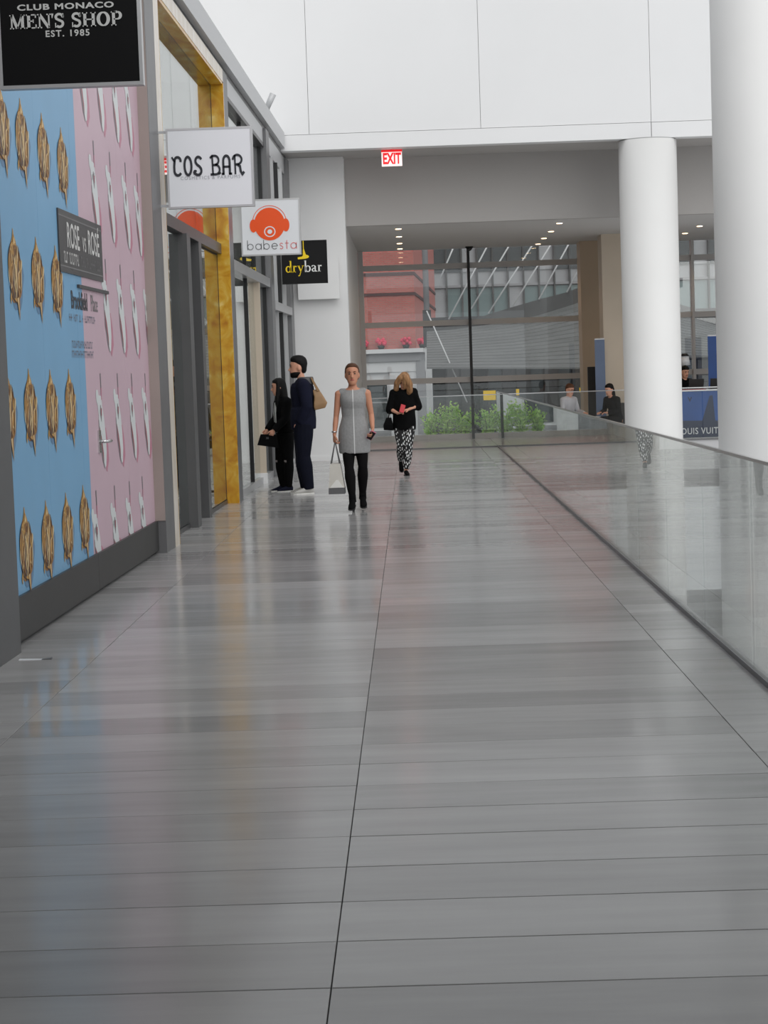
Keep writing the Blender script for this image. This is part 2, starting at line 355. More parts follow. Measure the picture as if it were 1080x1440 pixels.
BABE = {  # thin geometric lower case, x height 1
 'b': (1.0, [([(0.05, 0), (0.05, 1.55)], b_), (arc(0.5, 0.5, 0.45, 0.45, 0, 360, 20), b_)]),
 'a': (1.0, [([(0.95, 0), (0.95, 1)], b_), (arc(0.5, 0.5, 0.45, 0.45, 0, 360, 20), b_)]),
 'e': (0.98, [([(0.05, 0.52), (0.93, 0.52)]+arc(0.5, 0.5, 0.45, 0.45, 5, 315, 18), b_)]),
 's': (0.62, [(arc(0.31, 0.74, 0.22, 0.21, 20, 215, 9)+[(0.31, 0.51)]+arc(0.3, 0.26, 0.24, 0.22, 50, -150, 10), b_)]),
 't': (0.55, [([(0.27, 0), (0.27, 1.4)], b_), ([(0.0, 0.92), (0.55, 0.92)], b_)]),
}
q_ = 0.22
DRY = {   # old style serif lower case, x height 1
 'd': (1.0, [([(0.78, 0.0), (0.78, 1.75)], q_), ([(0.6, 1.68), (0.8, 1.72)], .1), ([(0.74, 0.06), (1.0, 0.06)], .1), (arc(0.42, 0.48, 0.32, 0.44, 0, 360, 20), [0.1+0.12*abs(math.cos(math.radians(18*k))) for k in range(21)])]),
 'r': (0.7, [([(0.22, 0), (0.22, 1)], q_), ([(0.0, 0.05), (0.46, 0.05)], .1), ([(0.05, 0.93), (0.25, 0.95)], .12), ([(0.28, 0.7), (0.4, 0.9), (0.62, 0.86)], [.08, .12, .2])]),
 'y': (0.95, [([(0.15, 0.98), (0.5, 0.1)], q_), ([(0.82, 0.98), (0.46, 0.0), (0.28, -0.5), (0.1, -0.55)], [.08, .1, .12, .2]), ([(0.0, 0.95), (0.34, 0.95)], .1), ([(0.66, 0.95), (0.98, 0.95)], .1)]),
 'b': (1.0, [([(0.2, 0.0), (0.2, 1.75)], q_), ([(0.02, 1.68), (0.22, 1.72)], .1), (arc(0.56, 0.48, 0.32, 0.44, 0, 360, 20), [0.1+0.12*abs(math.cos(math.radians(18*k))) for k in range(21)])]),
 'a': (0.9, [([(0.1, 0.78), (0.2, 0.93), (0.42, 0.95), (0.6, 0.8), (0.6, 0.1), (0.86, 0.06)], [.2, .1, .1, .2, .2, .1]), ([(0.6, 0.58), (0.3, 0.5), (0.14, 0.3), (0.24, 0.08), (0.44, 0.08), (0.6, 0.22)], [.1, .14, .2, .14, .1, .08])]),
}
# noise of the stone follows the place, not each slab
_nt = MATS['slab_stone'].node_tree; _g = _nt.nodes.new('ShaderNodeNewGeometry')
_mp = [n for n in _nt.nodes if n.type == 'MAPPING'][0]
_nt.links.new(_g.outputs['Position'], _mp.inputs[0])

# ================================================================ SETTING
# ---- floor of stone slabs, 1.685 m strips with joints every 0.4225 m
floor = MB().box(-2.9, 1.80, -8, 44.3, -0.45, -0.012).box(1.80, 12.0, 39.5, 44.3, -0.45, -0.012).build('floor', 'grout')
tag(floor, 'grey polished stone floor of the arcade', kind='structure')
XE = [-2.78, -1.955, -0.27, 1.415, 1.80]; RY = 0.4225; Y0 = 5.098; G = 0.0028
slabs = []
for i in range(4):
    hw = (XE[i+1]-XE[i])/2-0.0016; hy = RY/2-G
    slabs.append(MB().bbox(-hw, hw, -hy, hy, -0.03, 0.0, 0.0015).mesh('slab', 'slab_stone'))
first, last = -5, 69
for k in range(first, last+1):
    for i in range(4):
        o = link('slab', slabs[i], floor, ((XE[i]+XE[i+1])/2, Y0+(k+0.5)*RY, 0)); o.rotation_euler = (random.gauss(0, 0.0011), random.gauss(0, 0.0005), 0)   # laid slightly uneven
rest = MB()
for k in list(range(last+1, 93))+list(range(-31, first)):
    y = Y0+k*RY
    for i in range(4): rest.bbox(XE[i]+G, XE[i+1]-G, y+G, min(44.3, y+RY-G), -0.03, 0, 0.0015)
k = 82
while Y0+k*RY < 44.3:
    y = Y0+k*RY
    for i in range(6): rest.bbox(1.80+G+1.685*i, 1.80+1.685*(i+1)-G, max(39.5, y+G), min(44.3, y+RY-G), -0.03, 0, 0.0015)
    k += 1
tag(rest.build('slab_field', 'slab_stone', floor), kind='stuff')
low = MB().box(1.8, 45, -12, 60, -5.9, -5.6).build('floor_lower', 'white_paint'); tag(low, 'pale floor of the level below the gallery', kind='structure')

# ---- end of the arcade: upper white wall, beam, soffit, white end wall
XJ = [-7.84, -4.75, -1.66, 1.416, 4.46, 7.55, 10.64, 13.7]
we = thing('wall_end', 'white panelled wall above the beam at the arcade end', None, (0, 34.6, 5.64), kind='structure')
MB((0, 34.6, 5.64)).box(-7.8, 13.7, 34.63, 34.9, 5.66, 12.4).build('backing', 'joint_dark', we)
for a, b in zip(XJ[:-1], XJ[1:]):
    MB((0, 34.6, 5.64)).box(a+0.004, b-0.004, 34.6, 34.66, 5.925, 12.4).build('panel', 'white_panel', we)
for a, b in ((-7.84, 4.46), (4.46, 13.7)):
    MB((0, 34.6, 5.64)).box(a+0.006, b-0.006, 34.585, 34.9, 5.64, 5.915).build('beam', 'white_panel', we)
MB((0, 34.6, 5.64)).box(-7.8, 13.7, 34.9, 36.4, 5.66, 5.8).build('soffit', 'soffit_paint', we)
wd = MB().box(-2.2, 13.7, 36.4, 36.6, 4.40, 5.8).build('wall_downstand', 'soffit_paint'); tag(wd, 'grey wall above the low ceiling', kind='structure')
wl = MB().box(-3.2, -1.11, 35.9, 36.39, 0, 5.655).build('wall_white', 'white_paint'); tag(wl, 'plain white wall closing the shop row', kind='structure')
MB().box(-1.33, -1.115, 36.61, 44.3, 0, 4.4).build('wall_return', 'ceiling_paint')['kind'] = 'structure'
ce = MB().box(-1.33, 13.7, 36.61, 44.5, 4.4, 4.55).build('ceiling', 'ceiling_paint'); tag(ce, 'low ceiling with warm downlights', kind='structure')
MB().box(-3.15, -1.125, 35.885, 35.9, 0, 0.09).build('baseboard_end', 'white_paint')['kind'] = 'structure'
rw = MB().box(12.0, 12.3, 36.6, 44.5, -0.4, 4.4).build('wall_right', 'white_paint'); rw['kind'] = 'structure'
# unseen deck added over and behind the viewer to darken the near floor
MB().box(-2.9, 12.0, -22, 5.0, 4.8, 5.2).build('shade_deck', 'ceiling_paint')['kind'] = 'structure'
# gallery edge (slab face towards the lower level)
MB().box(1.80, 1.84, -8, 39.5, -0.6, 0.0).build('trim_1', 'light_metal')['kind'] = 'structure'
MB().box(1.84, 12.0, 39.46, 39.5, -0.6, 0.0).build('trim_2', 'light_metal')['kind'] = 'structure'

# ---- curtain wall at the far end
cw = thing('window_1', 'tall glass curtain wall at the end of the arcade', None, (0, 44.3, 0), kind='structure')
O = (0, 44.3, 0)
zr = [0.0, 1.317, 2.637, 3.94]; xm = [-1.11, 1.43, 4.0, 6.57, 9.14, 11.7]
for j in range(5):
    for i in range(4):
        z1 = zr[i+1] if i < 3 else 4.4
        MB(O).box(xm[j]+0.02, xm[j+1]-0.02, 44.34, 44.36, zr[i]+0.03, z1-0.03).build('glass_pane', 'curtain_glass', cw)
for z in zr: MB(O).box(-1.11, 11.9, 44.28, 44.42, z, z+0.125).build('rail', 'mullion_grey', cw)
for x in xm[1:]:
    MB(O).box(x-0.03, x+0.03, 44.2, 44.44, 0, 4.4).build('mullion', 'black_matte' if x < 2 else 'mullion_grey', cw)
MB(O).box(-1.11, -1.0, 44.2, 44.44, 0, 4.4).build('jamb', 'mullion_grey', cw)

# ---- piers beside the seats
p = at(815, 400, 43.6); q = at(850, 400, 43.6)
MB().box(p.x, q.x+0.25, 43.3, 44.1, 0, 4.4).build('wall_pier_far', 'tan_stone')['kind'] = 'structure'
p = at(847, 400, 41.2); q = at(905, 400, 41.2)
MB().box(p.x, q.x, 41.2, 42.0, 0, 4.4).build('wall_pier_near', 'beige_stone')['kind'] = 'structure'

# ---- the two round columns
def column(x, y, z0, z1, label):
    r = 0.522; t = thing('round_column', label, 'column', (x, y, z0), group='round white columns in the atrium')
    MB().erings([(0, 0, 0, r, r), (0, 0, z1-z0-0.02, r, r)], 64).build('shaft', 'column_white', t, True)
    MB().erings([(0, 0, z1-z0-0.02, r-0.02, r-0.02), (0, 0, z1-z0, r-0.02, r-0.02)], 48).build('shadow_gap', 'joint_dark', t, True)
    MB().erings([(0, 0, 0, r+0.02, r+0.02), (0, 0, 0.15, r+0.02, r+0.02)], 48).build('base_ring', 'light_metal', t, True)
column(4.42, 34.9, -5.6, 5.64, 'round white column standing under the long white beam')
column(4.42, 24.3, -5.6, 12.3, 'broad round white column at the right edge, rising out of sight')

# ================================================================ LEFT SHOP FRONTS
wle = lwthing('wall_left', 'grey metal framed row of shop fronts', None, 0, 0, 0, kind='structure')
def lp(root, name, m, n0, n1, s0, s1, z0, z1): return LB(root).box(n0, n1, s0, s1, z0, z1).build(name, m, root)
lp(wle, 'pilaster', 'post_metal', -0.4, -0.01, -8, 11.74, 0, 5.6)
lp(wle, 'pilaster', 'grey_metal', -0.4, 0.0, 18.15, 18.74, 0, 5.6)
lp(wle, 'pilaster', 'grey_metal', -0.4, 0.0, 24.93, 25.42, 0, 5.6)
lp(wle, 'pilaster', 'grey_metal', -0.3, 0.02, 30.95, 31.5, 0, 5.6)
lp(wle, 'pilaster', 'grey_metal', -0.3, 0.01, 35.2, 35.86, 0, 5.6)
lp(wle, 'pilaster_return', 'taupe_metal', -0.1, -0.003, 18.135, 18.15, 0.31, 5.6)
lp(wle, 'fascia_panel', 'grey_metal', -0.4, -0.12, 11.74, 18.15, 4.6, 5.6)
lp(wle, 'reveal', 'dark_metal', -0.4, -0.03, -8, 35.86, 5.6, 5.68)
lp(wle, 'coping', 'coping_metal', -0.6, 0.05, -8, 34.55, 5.68, 5.96)
lp(wle, 'roof_deck', 'shop_wall', -6, -0.6, -8, 34.55, 5.7, 5.9)
lp(wle, 'shop_ceiling', 'shop_wall', -4, -0.4, 11.74, 35.86, 5.5, 5.65)
lp(wle, 'back_wall', 'shop_wall', -4.2, -4, -8, 35.86, 0, 5.7)
lp(wle, 'shop_floor', 'shop_floor', -4, -0.28, -8, 35.86, -0.3, -0.001)
for s in (11.6, 18.4, 25.2, 31.2): lp(wle, 'party_wall', 'shop_wall', -4, -0.4, s, s+0.15, 0, 5.5)
# shop front with the onyx portal
w2 = lwthing('window_2', 'onyx framed perfume shop front with dark entrance posts', None, 0, 18.74, 0, kind='structure')
NG = -0.16
lp(w2, 'jamb_front', 'pale_marble', -0.2, 0.0, 18.745, 19.06, 0, 5.6)
lp(w2, 'jamb_side', 'onyx', -0.158, -0.002, 19.06, 19.1, 0, 5.42)
lp(w2, 'jamb_side', 'onyx', NG+0.004, 0.004, 24.86, 24.925, 0, 5.42)
lp(w2, 'lintel_soffit', 'onyx', NG+0.004, -0.004, 19.1, 24.86, 5.40, 5.44)
lp(w2, 'lintel_front', 'pale_marble', -0.2, 0.0, 19.06, 24.92, 5.44, 5.6)
for s0, s1 in ((19.1, 21.06), (22.72, 24.86)): lp(w2, 'glass_pane', 'shop_glass', NG-0.012, NG, s0+0.004, s1-0.004, 0.06, 3.22)
for s0, s1 in ((19.1, 21.06), (21.07, 22.7), (22.71, 24.86)): lp(w2, 'glass_pane', 'shop_glass', NG-0.012, NG, s0+0.004, s1-0.004, 3.38, 5.40)
lp(w2, 'transom', 'dark_metal', NG-0.05, NG+0.06, 19.1, 24.86, 3.24, 3.37)
lp(w2, 'base_rail', 'dark_metal', NG-0.03, NG+0.01, 19.1, 21.06, 0, 0.05)
lp(w2, 'base_rail', 'dark_metal', NG-0.03, NG+0.01, 22.72, 24.86, 0, 0.05)
lp(w2, 'door_post', 'post_metal', NG-0.1, NG+0.1, 21.06, 21.36, 0, 3.24)
lp(w2, 'door_post', 'post_metal', NG-0.1, NG+0.06, 22.45, 22.71, 0, 3.24)
d1 = lwthing('door_1', 'dark glazed entrance door between the two posts', None, NG-0.3, 21.36, 0, kind='structure')
lp(d1, 'leaf', 'black_gloss', NG-0.13, NG-0.1, 21.37, 22.44, 0.02, 3.22)
lp(d1, 'pull_handle', 'steel', NG-0.1, NG-0.02, 21.5, 21.53, 1.0, 1.5)
# children's shop front
w3 = lwthing('window_3', 'clear glass shop front with thin black joints', None, 0, 25.42, 0, kind='structure')
for s0, s1 in ((25.43, 27.8), (27.83, 29.12), (29.2, 30.94)):
    lp(w3, 'glass_pane', 'shop_glass', -0.112, -0.10, s0+0.004, s1-0.004, 0.1, 3.06)
for s0, s1 in ((25.43, 27.8), (27.83, 30.94)): lp(w3, 'glass_pane', 'shop_glass', -0.112, -0.10, s0+0.004, s1-0.004, 3.2, 5.3)
lp(w3, 'pier', 'beige_stone', -0.11, -0.012, 29.12, 29.2, 0.16, 3.06); lp(w3, 'pier_foot', 'white_paint', -0.12, 0.0, 29.1, 29.22, 0, 0.16)
lp(w3, 'joint', 'black_matte', -0.12, -0.07, 27.795, 27.835, 0.1, 5.3)
lp(w3, 'joint', 'black_matte', -0.12, -0.07, 30.9, 30.94, 0.1, 5.3)
lp(w3, 'transom', 'light_metal', -0.14, 0.0, 25.43, 30.94, 3.06, 3.2)
lp(w3, 'base_rail', 'light_metal', -0.14, -0.06, 25.43, 29.1, 0, 0.1); lp(w3, 'base_rail', 'light_metal', -0.14, -0.06, 29.22, 30.94, 0, 0.1)
lp(w3, 'head_frame', 'dark_metal', -0.1, -0.02, 25.43, 30.94, 5.3, 5.36)
lp(w3, 'head_panel', 'coping_metal', -0.1, -0.03, 25.43, 30.94, 5.36, 5.6)
# hair salon front
w4 = lwthing('window_4', 'narrow salon shop front with several slim mullions', None, 0, 31.5, 0, kind='structure')
ms = [31.51, 32.4, 33.3, 34.25, 35.19]
for s0, s1 in zip(ms[:-1], ms[1:]):
    lp(w4, 'glass_pane', 'shop_glass', -0.062, -0.05, s0+0.03, s1-0.03, 0.1, 2.72)
    lp(w4, 'glass_pane', 'shop_glass', -0.062, -0.05, s0+0.03, s1-0.03, 2.86, 5.3)
for i, s in enumerate(ms[1:-1]):
    lp(w4, 'mullion', 'black_matte' if i % 2 else 'light_metal', -0.08, 0.0, s-0.03, s+0.03, 0, 5.3)
lp(w4, 'transom', 'light_metal', -0.1, 0.03, 31.51, 35.19, 2.72, 2.86)
lp(w4, 'base_rail', 'light_metal', -0.1, -0.02, 31.51, 35.19, 0, 0.1)
lp(w4, 'head_panel', 'coping_metal', -0.1, -0.03, 31.51, 35.19, 5.3, 5.6)
# glowing panels added to brighten the shop interiors
for k, s in enumerate((21.9, 28.2, 33.4)):
    names = ('perfume shop behind the onyx portal', 'babesta shop', 'drybar salon')
    t = lwthing('fill_light', 'added fill panel on the ceiling inside the '+names[k], 'light', -2, s, 5.42, group='added fill panels inside the shops')
    lp(t, 'frame', 'white_paint', -2.95, -1.05, s-0.95, s+0.95, 5.44, 5.5); lp(t, 'diffuser', 'fill_panel' if k else 'fill_panel_dim', -2.9, -1.1, s-0.9, s+0.9, 5.42, 5.44)

# ---- printed hoarding
NH = -0.10
hd = lwthing('hoarding', 'blue and pink printed hoarding covering an empty shop front', 'hoarding', NH, 11.75, 0)
sb = lwpix(122, 560, NH)[0]
ps = [11.75, 13.3, 14.6, sb, 16.75, 18.15]
for i in range(5): lp(hd, 'board', 'blue_print' if i < 3 else 'pink_print', NH-0.04, NH, ps[i]+0.001, ps[i+1]-0.001, 0.30, 4.6)
lp(hd, 'plinth', 'plinth_metal', NH-0.04, NH+0.025, 11.75, 14.9, 0.03, 0.31)
lp(hd, 'plinth', 'plinth_metal', NH-0.04, NH+0.025, 14.905, 18.14, 0.03, 0.31)
lp(hd, 'kick_gap', 'black_matte', NH-0.04, NH-0.01, 11.75, 18.14, 0.0, 0.03)
def hp(sv, zv, dn=0.002): return (NH+dn, sv, zv)
def nest_mesh():     # swirled strands, about 0.46 m across, centred on the origin, in the (s, z) plane
    mb = MB(); r = 0.225
    M = Matrix(((0, 0, 1, 0), (1, 0, 0, 0), (0, 1, 0, 0), (0, 0, 0, 1)))
    def disc(cx, cz, rx, rz, m, dn): mb.poly([(dn, cx+rx*math.cos(k*math.pi/14), cz+rz*math.sin(k*math.pi/14)) for k in range(28)], m)
    def blob(cx, cz, sc, m, dn): mb.poly([(dn, cx+sc*r*(0.90+0.12*math.sin(3*a+1)+0.07*math.sin(7*a))*math.cos(a), cz+sc*r*(1.03+0.08*math.sin(5*a))*math.sin(a)) for a in [k*math.pi/18 for k in range(36)]], m)
    blob(0.055, -0.05, 1.0, 0, 0.0); blob(0, 0, 1.0, 2, 0.0006)
    rnd = random.Random(11); dn = 0.001
    def st(pts, wd, m):
        nonlocal dn; dn += 0.00006; k0 = len(mb.v); stroke(mb, pts, wd, M, m)
        for i in range(k0, len(mb.v)): mb.v[i].x += dn
    cols = [1, 3, 2, 4, 3, 1, 2, 3, 1, 4]
    for k in range(44):          # looped strands, mostly running up and down
        cx = rnd.gauss(0, 0.075); cz = rnd.gauss(0, 0.075); tilt = rnd.uniform(-0.5, 0.5); L = rnd.uniform(0.09, 0.17)*max(0.35, 1-(cx*cx+cz*cz)/0.05); bow = rnd.uniform(-0.07, 0.07)
        pts = [(cx+math.sin(tilt)*L*u+bow*(1-u*u), cz+math.cos(tilt)*L*u) for u in [-1+2*q/8 for q in range(9)]]
        st(pts, [0.034*math.sin(math.pi*(q+0.7)/9.4)+0.003 for q in range(9)], cols[k % 10])
    for k in range(12):
        a0 = k*30+rnd.uniform(-12, 12); st(arc(0, 0, r*rnd.uniform(0.78, 0.98), r*rnd.uniform(0.86, 1.05), a0, a0+rnd.uniform(35, 65), 8), [0.006, .014, .02, .024, .024, .022, .016, .01, .004], rnd.choice([1, 2, 3, 4, 4]))
    st([(0.0, 0.2), (-0.01, 0.265)], [0.12, 0.005], 3); st([(0.0, 0.2), (-0.01, 0.25)], [0.05, 0.005], 4)
    st([(0.06, -0.18), (0.085, -0.34)], [0.10, 0.004], 2); st([(0.05, -0.18), (0.075, -0.31)], [0.04, 0.003], 4)
    return mb.mesh('printed_nest', ['nest_shadow', 'nest_dark', 'nest_brown', 'nest_gold', 'nest_cream'])
nm = nest_mesh()
for px, ya, yb in ((3, 122, 243), (31, 142, 258), (61, 163, 272), (88, 183, 287), (21, 322, 447), (53, 336, 450), (80, 352, 452), (12, 520, 645), (43, 523, 636), (73, 523, 632), (99, 523, 625), (37, 718, 832), (67, 708, 817), (95, 697, 800), (119, 688, 783)):
    sv, zv = lwpix(px, (ya+yb)/2-2, NH+0.002)
    o = link('printed_nest', nm, hd, (0.0015, sv-11.75, zv)); o.scale = (1, 0.92, 0.92)
def bottle_mesh():   # printed glass with a thin straw, about 0.78 m tall, hanging from the origin
    mb = MB(); M = Matrix(((0, 0, 1, 0), (1, 0, 0, 0), (0, 1, 0, 0), (0, 0, 0, 1)))
    def st(pts, wd, m, dn):
        k0 = len(mb.v); stroke(mb, pts, wd, M, m)
        for i in range(k0, len(mb.v)): mb.v[i].x += dn
    st([(0.13, -0.46), (0.16, -0.6), (0.17, -0.72), (0.15, -0.82)], [0.10, 0.20, 0.20, 0.03], 0, 0.0)
    st([(-0.03, -0.28), (-0.01, -0.40), (0.03, -0.55), (0.07, -0.68), (0.09, -0.78)], [0.16, 0.26, 0.27, 0.21, 0.07], 2, 0.0004)
    st([(-0.11, -0.44), (-0.07, -0.55), (0.0, -0.68), (0.03, -0.73)], [0.02, 0.09, 0.07, 0.01], 1, 0.0008)
    st([(-0.20, -0.15), (-0.16, -0.18), (-0.12, -0.22), (-0.05, -0.26), (-0.03, -0.30)], [0.04, 0.12, 0.10, 0.20, 0.18], 2, 0.0004)
    st([(0.03, 0.0), (0.04, -0.16)], 0.034, 3, 0.0008); st([(0.04, -0.12), (0.035, -0.22)], 0.036, 0, 0.001)
    st([(-0.03, -0.26), (-0.02, -0.32), (-0.01, -0.40)], [0.02, 0.09, 0.01], 3, 0.0009); st([(0.0, -0.29), (0.005, -0.35)], [0.05, 0.03], 1, 0.001)
    st([(-0.13, -0.38), (-0.10, -0.54), (-0.01, -0.71), (0.06, -0.79)], [0.014, 0.03, 0.04, 0.012], 3, 0.0009)
    return mb.mesh('printed_glass', ['pink_shadow', 'red_print', 'white_print', 'grey_print'])
bmm = bottle_mesh()
for px, ya in ((112, 30), (137, 52), (159, 74), (178, 92), (130, 197), (153, 213), (175, 228), (192, 243), (147, 364), (168, 372), (187, 380), (205, 388), (140, 525), (164, 525), (184, 525), (203, 525), (134, 690), (160, 683), (181, 677), (199, 670)):
    sv, zv = lwpix(px, ya, NH+0.002)
    me_ = bmm
    if ya > 660:                  # lowest row: the print stops at the plinth
        me_ = bmm.copy()
        for v in me_.vertices: v.co.z = max(v.co.z, -(zv-0.31))
    o = link('printed_glass', me_, hd, (0.0015, sv-11.75, zv)); o.scale = (1, 1.0, 0.98 if ya < 660 else 1.0)
# door handle, closer bar and placard on the hoarding
sv, zv = lwpix(139, 621, NH)
h = LB(hd).box(NH, NH+0.012, sv-0.05, sv+0.05, zv-0.09, zv+0.09).build('handle_plate', 'steel', hd)
MBh = LB(hd); MBh.tube([(NH+0.01, sv, zv), (NH+0.07, sv, zv)], 0.014, 10); MBh.tube([(NH+0.07, sv, zv+0.0), (NH+0.075, sv+0.14, zv)], 0.014, 10, round_ends=True); MBh.build('door_lever', 'steel', hd, True)
s0, z0 = lwpix(108, 401, NH); s1, z1 = lwpix(150, 413, NH); lp(hd, 'door_head_strip', 'placard', NH, NH+0.02, s0, s1, z0-0.02, z0+0.005)
s0, zt = lwpix(79, 292, NH); s1, _ = lwpix(140, 318, NH); _, zb = lwpix(82, 381, NH)
pl = lp(hd, 'placard', 'placard', NH, NH+0.012, s0, s1, zb, zt)
WS = Matrix(((0, 0, 1, 0), (1, 0, 0, 0), (0, 1, 0, 0), (0, 0, 0, 1)))     # text xy -> (s, z), facing the corridor
def walltext(name, s, size, m, parent, sv, zv, dn, **k): return put_text(name, s, size, m, parent, Matrix.Translation((NH+dn-hd['_o'][0], sv-hd['_o'][1], zv-hd['_o'][2])) @ WS, **k)
sw = s1-s0; zw = zt-zb
for z in (zt-0.045, zb+0.045): LB(hd).box(NH+0.012, NH+0.013, s0, s1, z-0.005, z+0.005).build('placard_line', 'faint_text', pl)
walltext('lettering', 'ROSE', 0.26, 'placard_text', pl, s0+0.30*sw, zb+0.60*zw, 0.014, bold=0.004, sx=0.82)
walltext('lettering', 'vs', 0.24, 'placard_text', pl, s0+0.55*sw, zb+0.59*zw, 0.014, sx=0.8)
walltext('lettering', 'ROS\u00c9', 0.26, 'placard_text', pl, s0+0.78*sw, zb+0.60*zw, 0.014, bold=0.004, sx=0.82)
def ticks(name, m, parent, sa, sb_, zc, h, dn, seed, gapat=()):     # small print too fine to read
    r = random.Random(seed); mb = LB(hd); s = sa; k = 0
    while s < sb_-0.02:
        k += 1
        if k in gapat: s += 0.05; continue
        w_ = r.uniform(0.012, 0.02); t = r.randint(0, 2)
        mb.poly([(NH+dn, s, zc-h/2), (NH+dn, s+w_*0.5, zc-h/2), (NH+dn, s+w_*0.5, zc+h/2), (NH+dn, s, zc+h/2)])
        zz = zc+(h/2-h*0.1 if t == 0 else (-h/2+h*0.1 if t == 1 else 0))
        mb.poly([(NH+dn, s+w_*0.5, zz-h*0.1), (NH+dn, s+w_*1.8, zz-h*0.1), (NH+dn, s+w_*1.8, zz+h*0.1), (NH+dn, s+w_*0.5, zz+h*0.1)])
        s += w_*2.6
    tag(mb.build(name, m, parent, fix=False), kind='stuff')
ticks('lettering', 'placard_text', pl, s0+0.08*sw, s0+0.42*sw, zb+0.25*zw, 0.085, 0.014, 1, (5,))
ticks('lettering', 'faint_text', pl, s0+0.46*sw, s0+0.94*sw, zb+0.25*zw, 0.08, 0.014, 2, (5, 8, 15))
sv, zv = lwpix(114, 425, NH); walltext('lettering', 'Brookfield', 0.19, 'ink', hd, sv-0.08, zv, 0.003, bold=0.004, sx=0.85)
walltext('lettering', 'Place', 0.19, 'faint_text', hd, sv+0.56, zv, 0.003, sx=0.8)
for (xa, xb, y, m, sd, gp) in ((97, 133, 444, 'soft_ink', 5, (4, 9, 12, 14)), (101, 130, 482, 'soft_ink', 6, ()), (101, 132, 496, 'soft_ink', 7, ())):
    sa, za = lwpix(xa, y, NH); sb2, _ = lwpix(xb, y+2, NH); ticks('lettering', m, hd, sa, sb2, za-0.01, 0.055, 0.003, sd, gp)

# ---- blade signs over the shops
def blade(px0, px1, pyt, pyb, Y, face, label, frame='light_metal', nth=0.07):
    a = at(px0, pyb, Y); b = at(px1, pyt, Y)
    t = thing('blade_sign', label, 'sign', (a.x, Y, a.z)); W = b.x-a.x; H = b.z-a.z
    MB().box(0.012, W-0.012, 0.004, nth-0.004, 0.012, H-0.012).build('panel', face, t)
    f = MB(); fw = 0.02
    for bx in ((0, fw, 0, H), (W-fw, W, 0, H), (fw, W-fw, 0, fw), (fw, W-fw, H-fw, H)): f.box(bx[0], bx[1], 0, nth, bx[2], bx[3])
    f.build('frame', frame, t)
    wx = LX+LA*Y-a.x
    if wx < -0.02:
        for z in (0.02, H-0.04): MB().box(wx-0.03, 0.0, nth/2-0.012, nth/2+0.012, z, z+0.024).build('bracket', frame, t)
    return t, W, H
def TM(x, z, sc_=1.0): return Matrix.Translation((x, -0.001, z)) @ FACECAM @ Matrix.Diagonal((sc_, sc_, 1, 1))
# black sign
t, W, H = blade(0, 194, -64, 126, 11.0, 'sign_deep_black', 'large black MEN\'S SHOP sign hanging over the hoarding')
def sgn_xy(px, py, t, Y): q = at(px, py, Y); return q.x-t.location.x, q.z-t.location.z
x, z = sgn_xy(92, 9, t, 11.0); put_text('lettering', 'CLUB MONACO', 0.045, 'sign_text_grey', t, TM(x, z), bold=0.0015, sx=1.55, spacing=1.12)
x, z = sgn_xy(95, 47, t, 11.0); put_text('lettering', 'EST. 1985', 0.05, 'sign_text_grey', t, TM(x, z), bold=0.0012, sx=1.05, spacing=1.2)
x0, z0 = sgn_xy(14, 41, t, 11.0); x1, z1 = sgn_xy(172, 36, t, 11.0); ww = width("MEN'S SHOP", SERIF, 0.06); s_ = (x1-x0)/ww
glyphs("MEN'S SHOP", SERIF, Matrix.Translation((x0, -0.001, (z0+z1)/2)) @ FACECAM @ Matrix.Diagonal((s_, 0.080, 1, 1)), 0.06, 'sign_text_grey', t)
# white cosmetics sign
t, W, H = blade(237, 354, 177, 294, 18.7, 'sign_white', 'square white COS BAR sign beside the onyx portal')
ww = width('COS BAR', COSF, 0.07); s_ = 0.715*0.97/ww
glyphs('COS BAR', COSF, Matrix.Translation((0.055, -0.001, H*0.405)) @ FACECAM @ Matrix.Diagonal((s_, 0.19, 1, 1)), 0.07, 'cos_ink', t)
put_text('lettering', 'COSMETICS & PARFUMS', 0.046, 'cos_small', t, TM(W*0.5, H*0.375), sx=0.98, spacing=1.25)
# children's sign
t, W, H = blade(340, 421, 278, 360.5, 26.6, 'sign_white', 'square white babesta sign with an orange face wearing headphones')
mb = MB(); cx, cz = W*0.485, H*0.555; MM = Matrix.Translation((0, -0.001, 0)) @ FACECAM
def dsc(mb, cx, cz, rx, rz, m, dy): mb.poly([(cx+rx*math.cos(k*math.pi/20), -0.001-dy, cz+rz*math.sin(k*math.pi/20)) for k in range(40)], m)
dsc(mb, cx, cz, 0.212, 0.225, 0, 0); dsc(mb, cx-0.225, cz-0.02, 0.05, 0.09, 0, 0.0004); dsc(mb, cx+0.225, cz-0.02, 0.05, 0.09, 0, 0.0004)
stroke(mb, arc(cx, cz+0.03, 0.232, 0.222, 5, 175, 20), 0.008, MM, 0)
mb2 = MB(); stroke(mb2, arc(cx, cz-0.105, 0.072, 0.068, 0, 360, 24), 0.014, Matrix.Translation((0, -0.002, 0)) @ FACECAM, 0); dsc(mb2, cx, cz-0.105, 0.033, 0.031, 0, 0.001)
mb.build('face_mark', 'orange', t, fix=False); mb2.build('face_mark_white', 'sign_white', t, fix=False)
ww = width('babesta', BABE, 0.3); s_ = 0.69*W/0.81/ww*0.97; x0 = W*0.10; zz = H*0.105
e = glyphs('babe', BABE, Matrix.Translation((x0, -0.001, zz)) @ FACECAM @ Matrix.Diagonal((s_, s_, 1, 1)), 0.3, 'babe_grey', t)
glyphs('sta', BABE, Matrix.Translation((x0+(e+0.3)*s_, -0.001, zz)) @ FACECAM @ Matrix.Diagonal((s_, s_, 1, 1)), 0.3, 'babe_red', t)
